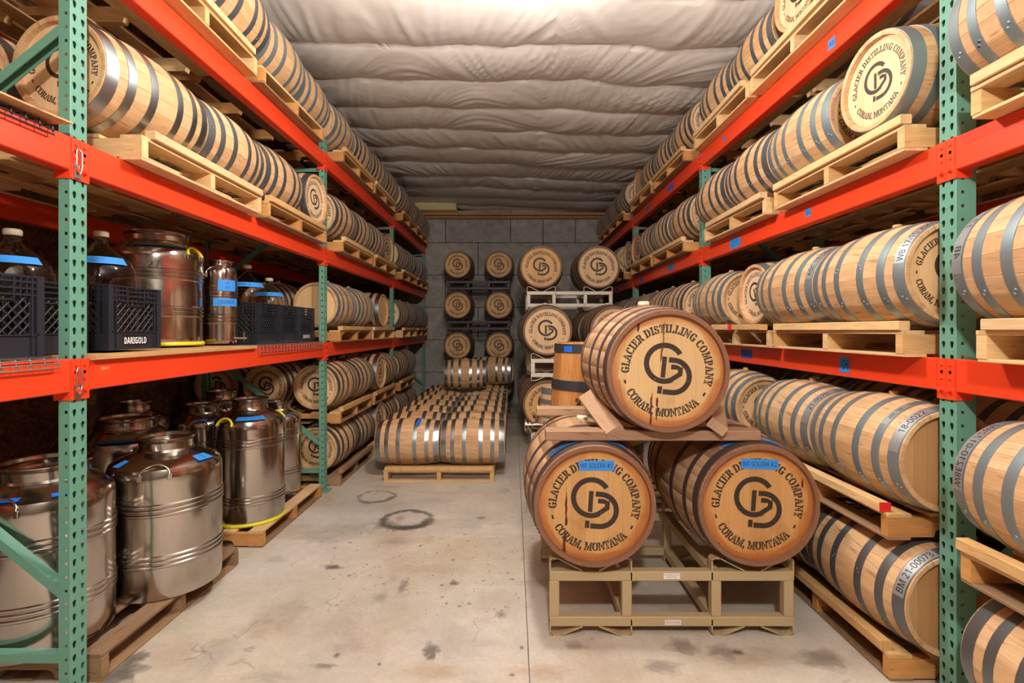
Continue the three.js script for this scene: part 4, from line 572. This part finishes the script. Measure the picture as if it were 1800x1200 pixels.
{
  const y0 = 0.298, z = -2.29 - BIG.L / 2;
  const l = putBarrel(aged(101, HEAD.frontLeft), 'large_oak_barrel', 'large aged oak barrel, left one on the tan rack, blue tape on its head', 'large aged barrels of the front stack', 0.367, y0, z); addTape(l, 'WF SOLERA #1', 0.16, 0.178, 0.0); arcTape(l, -0.75, -0.2, 'WF SOLERA'); arcTape(l, 0.12, 0.55, '11-2019');
  const r = putBarrel(aged(102, HEAD.frontRight), 'large_oak_barrel', 'large aged oak barrel, right one on the tan rack, blue tape on its head', 'large aged barrels of the front stack', 1.108, y0, z - 0.01); addTape(r, 'WF SOLERA #2', 0.17, 0.182, -0.03); arcTape(r, -0.5, -0.1, '11-2019'); arcTape(r, 0.15, 0.5, 'SOLERA');
  const t = putBarrel(aged(103, HEAD.frontTop), 'large_oak_barrel', 'large aged oak barrel on top of the front stack, chocked with wood blocks', 'large aged barrels of the front stack', 0.692, 0.905, -2.275 - BIG.L / 2);
  const lum = (name, label, w, h, len, x, y, zz, rot, mat) => { const o = thing(name, label, 'timber'); o.position.set(x, y, zz); part(o, 'timber', board(h, w, len, 0.004), mat ?? M.lumber); o.rotation.set(rot[0], rot[1], rot[2], 'YXZ'); return o; };
  lum('timber_bearer', 'front timber bearer lying across the two lower barrels', 0.046, 0.095, 0.98, 0.64, 0.917, -2.385, [0, Math.PI / 2, 0], M.lumberRed);
  lum('timber_bearer', 'rear timber bearer lying across the two lower barrels', 0.046, 0.095, 1.0, 0.64, 0.917, -3.07, [0, Math.PI / 2, 0]);
  lum('timber_chock', 'timber chock leaning against the left side of the top barrel', 0.045, 0.085, 0.36, 0.425, 0.995, -2.5, [0.35, 0.25, 0.62]);
  lum('timber_chock', 'timber chock wedged under the right side of the top barrel', 0.045, 0.085, 0.34, 0.975, 0.985, -2.46, [0.12, -0.35, -0.6]);
}
// tapered wooden vat with black bands, standing behind the front stack
{
  const t = thing('wooden_vat', 'upright tapered wooden vat with wide black bands behind the front stack', 'vat'); t.position.set(0.59, 0, -3.7); const n = 18, H = 1.31, rB = 0.37, rT = 0.285, r = rngOf(4), ms = [woodMat(208, 148, 84), woodMat(198, 136, 74), woodMat(214, 156, 94)];
  for (let i = 0; i < n; i++) { const a0 = i / n * 6.2832, a1 = (i + 1) / n * 6.2832, e = 0.006, A = [a0, a0 + e, (a0 + a1) / 2, a1 - e, a1], dr = [0.004, 0, 0, 0, 0.004], pos = [], uv = [], idx = [], rows = [[rB, 0.02], [rB - 0.001, 0.03], [(rB + rT) / 2 + 0.006, H / 2], [rT, H - 0.004], [rT - 0.004, H], [rT - 0.03, H], [rT - 0.03, H - 0.06]]; rows.forEach(([q, y]) => A.forEach((a, k) => { pos.push((q - dr[k]) * Math.sin(a), y, (q - dr[k]) * Math.cos(a)); uv.push(a * rB, y); })); for (let j = 0; j < rows.length - 1; j++) for (let k = 0; k < 4; k++) { const p = j * 5 + k; idx.push(p, p + 1, p + 5, p + 1, p + 6, p + 5); } const g = new THREE.BufferGeometry(); g.setAttribute('position', new THREE.Float32BufferAttribute(pos, 3)); g.setAttribute('uv', new THREE.Float32BufferAttribute(uv, 2)); g.setIndex(idx); part(t, 'stave', toCreasedNormals(g, 0.6), ms[Math.floor(r() * 3)]); }
  const rr = (y) => rB + (rT - rB) * y / H + 0.007 * Math.sin(y / H * Math.PI); for (const [a, b] of [[1.245, 1.305], [0.99, 1.055], [0.55, 0.62], [0.12, 0.19]]) part(t, 'band', toCreasedNormals(lathe([[rr(a) - 0.003, a], [rr(a) + 0.004, a], [rr(b) + 0.004, b], [rr(b) - 0.003, b]], 48), 0.5), M.darkHoop);
  part(t, 'lid', lathe([[0, H - 0.05], [rT - 0.03, H - 0.05]], 32), ms[0]); part(t, 'bottom', lathe([[rB - 0.01, 0.02], [0, 0.02]], 32), ms[0]);
  const tp = new THREE.CylinderGeometry(rr(1.27) + 0.006, rr(1.26) + 0.006, 0.04, 6, 1, true, -0.95, 0.25); tp.translate(0, 1.27, 0); part(t, 'tape_label', tp, M.tape, 'blue tape on the top band');
  const valve = (x, y, z, dir) => { const q = new THREE.Quaternion().setFromUnitVectors(V3(1, 0, 0), dir); const fl = (a, rad, w) => { const c = new THREE.CylinderGeometry(rad, rad, w, 18); c.rotateZ(Math.PI / 2); c.translate(a, 0, 0); return c; }; const g = join([rod(V3(0, 0, 0), V3(0.17, 0, 0), 0.016, 14), fl(0.03, 0.028, 0.012), fl(0.09, 0.025, 0.04), fl(0.14, 0.03, 0.01), fl(0.165, 0.034, 0.014), rod(V3(0.09, 0, 0), V3(0.09, 0.06, 0), 0.01, 10), (() => { const c = new THREE.CylinderGeometry(0.022, 0.026, 0.022, 12); c.translate(0.09, 0.065, 0); return c; })(), rod(V3(0.165, -0.045, 0), V3(0.165, 0.05, 0), 0.007, 8), rod(V3(0.14, 0, 0), V3(0.12, -0.055, 0.01), 0.009, 8)]); g.applyQuaternion(q); g.translate(x, y, z); part(t, 'valve', g, M.steel, 'polished steel valve'); };
  valve(-0.335, 0.72, 0.04, V3(-1, 0, 0.08).normalize()); valve(-0.14, 0.88, 0.28, V3(-0.25, 0, 1).normalize());
}
{ // small upright barrel behind the vat
  const p = barrelProto({ L: 0.62, D: 0.43, rim: 0.375, seed: 61, n: 20, fine: false, head: HEAD.plain, hoop: M.greyHoop, bung: M.lumberRed }); const b = p.clone(); b.name = numbered('oak_barrel'); scene.add(b); tag(b, 'small oak barrel standing on end beside the wooden vat, its bung showing', 'barrel'); b.rotation.x = -Math.PI / 2; b.position.set(0.435, 0.62, -4.36 - 0.215 + 0.43);
  const st = putPallet('orange', 33, [], 'pallet on the floor under the upright small barrel behind the vat', 'floor pallets in the aisle', 0.75, 0, -4.62, Math.PI / 2);
  const cr = thing('timber_stand', 'low timber stand lifting the upright small barrel behind the vat', 'stand'); cr.position.set(0.435, PH, -4.36); for (const x of [-0.15, 0.15]) part(cr, 'leg', board(0.05, 0.17, 0.4, 0.003).translate(x, 0.085, 0), M.lumber); part(cr, 'top', board(0.42, 0.03, 0.42, 0.003).translate(0, 0.185, 0), M.lumber);
  b.position.y = PH + 0.2 + 0.31;
}
// white racks behind: two stacks
const midHead = [HEAD.mid, HEAD.light[0]];
const midProto = [0, 1].map((k) => barrelProto({ L: 0.88, D: 0.625, rim: 0.545, seed: 71 + k, n: 26, fine: false, big: true, head: midHead[k], hoop: M.rustHoop, bodyMat: M.oldAll, bung: M.silicone, hoops: [[0.008, 0.04], [0.085, 0.108], [0.19, 0.218]], boards: 8 }));
for (const [dF, tiers, x, nm] of [[5.72, 2, 0.76, 'nearer'], [6.66, 3, 0.74, 'farther']]) for (let k = 0; k < tiers; k++) {
  const y = k * 0.83; steelRack(`cream steel barrel rack, ${['floor level', 'second', 'third'][k]} in the ${nm} stack beyond the wooden vat`, 'cream barrel racks', x, y, dF + 0.03, M.cream, { hi: 0.202 });
  for (const [i, bx] of [-0.375, 0.375].entries()) putBarrel(midProto[(k + (dF > 6 ? 1 : 0) + i * (k === 2 ? 1 : 0) + (k === 2 ? 1 : 0)) % 2], 'large_oak_barrel', `large oak barrel, ${i ? 'right' : 'left'} one on the ${['floor', 'second', 'third'][k]} cream rack of the ${nm} stack`, 'large barrels on the cream racks', x + bx, y + 0.249, -dF - 0.44);
}
// purple racks against the block wall
const wallProto = barrelProto({ L: 0.74, D: 0.52, rim: 0.445, seed: 81, n: 24, fine: false, head: HEAD.mid, hoop: M.rustHoop, bodyMat: M.oldAll });
for (let k = 0; k < 4; k++) { const y = k * 0.68; steelRack(`dark purple barrel rack at the block wall, ${['floor level', 'second up', 'third up', 'topmost'][k]}`, 'purple barrel racks', -0.585, y, 8.66, M.purple, { W: 1.06, D: 0.66, hi: 0.15 });
  for (const [i, bx] of [-0.348, 0.348].entries()) putBarrel(wallProto, 'oak_barrel', `dark oak barrel, ${i ? 'right' : 'left'} on the ${['floor level', 'second', 'third', 'topmost'][k]} purple rack at the back wall`, 'barrels on the purple racks', -0.585 + bx, y + 0.198, -8.58 - 0.37); }

// ---------------------------------------------------------------- barrels laid across pallets in the aisle
{
  const pr = [0, 1].map((k) => barrelProto({ ...SHELF, D: 0.44, rim: 0.385, seed: 91 + k, n: 21, fine: true, head: HEAD.light[k], back: HEAD.light[1 - k], hoop: M.brightHoop, bung: M.pineOrange[0] }));
  const d0 = 4.95, y = PH + 0.0015;
  for (let i = 0; i < 8; i++) for (const s of [0, 1]) {
    const d = d0 + i * 0.446 + (i >= 3 ? 0.02 : 0) + (i >= 6 ? 0.02 : 0), b = putBarrel(pr[(i + s) % 2], 'oak_barrel', `oak barrel lying crosswise on the aisle pallets, ${s ? 'right' : 'left'} one of the ${ORD[i]} row`, 'barrels lying crosswise on the aisle pallets', -0.69 + (s ? 0.305 : -0.305) + (rnd() - 0.5) * 0.012, y, -d); b.rotation.y = s ? Math.PI / 2 : -Math.PI / 2; b.rotation.y += (rnd() - 0.5) * 0.02;
    if (i === 0 && !s) { const n = 6, pos = [], uv = [], idx = []; const o = { ...SHELF, D: 0.44, rim: 0.385 }; for (let j = 0; j <= n; j++) for (const e of [0, 1]) { const a = 0.12 + 0.55 * j / n, z = -0.078 - 0.036 * e, r = radius(o, z) + 0.0035; pos.push(r * Math.sin(a), 0.22 + r * Math.cos(a), z); uv.push(j / n, e); } for (let j = 0; j < n; j++) { const k = 2 * j; idx.push(k, k + 1, k + 2, k + 1, k + 3, k + 2); } const g = new THREE.BufferGeometry(); g.setAttribute('position', new THREE.Float32BufferAttribute(pos, 3)); g.setIndex(idx); g.computeVertexNormals(); const m = M.tape.clone(); m.side = THREE.DoubleSide; part(b, 'tape_label', g, m, 'blue tape on a hoop'); }
  }
  const top = (x, yy, d, ry, rz, label) => { const b = putBarrel(pr[0], 'oak_barrel', label, 'barrels lying crosswise on the aisle pallets', x, yy, -d); b.rotation.set(0, ry, 0); return b; };
  top(-0.69, 0.546, 7.42, -Math.PI / 2 + 0.06, 0, 'oak barrel lying on top of the aisle rows, left and nearer of two'); top(-0.31, 0.546, 8.06, Math.PI / 2 - 0.12, 0, 'oak barrel lying on top of the aisle rows, right and farther of two');
  for (const [i, d] of [4.72, 5.96, 7.2].entries()) putPallet('new', 41 + i, [], `pine pallet on the aisle floor under crosswise barrels, ${['nearest', 'middle', 'farthest'][i]} of three`, 'floor pallets in the aisle', -0.685, 0, -d - PL / 2, Math.PI / 2);
  const rail = thing('timber_rail', 'pine timber along the front edge of the nearest aisle pallet', 'timber'); rail.position.set(-0.685, PH, -4.735); part(rail, 'timber', board(1.0, 0.03, 0.045, 0.003).translate(0, 0.015, 0), M.pine[1]);
}
scene.traverse((o) => { if (o.isMesh) { if (o.name !== 'bulb') o.castShadow = true; o.receiveShadow = true; } });
renderer.render(scene, camera);
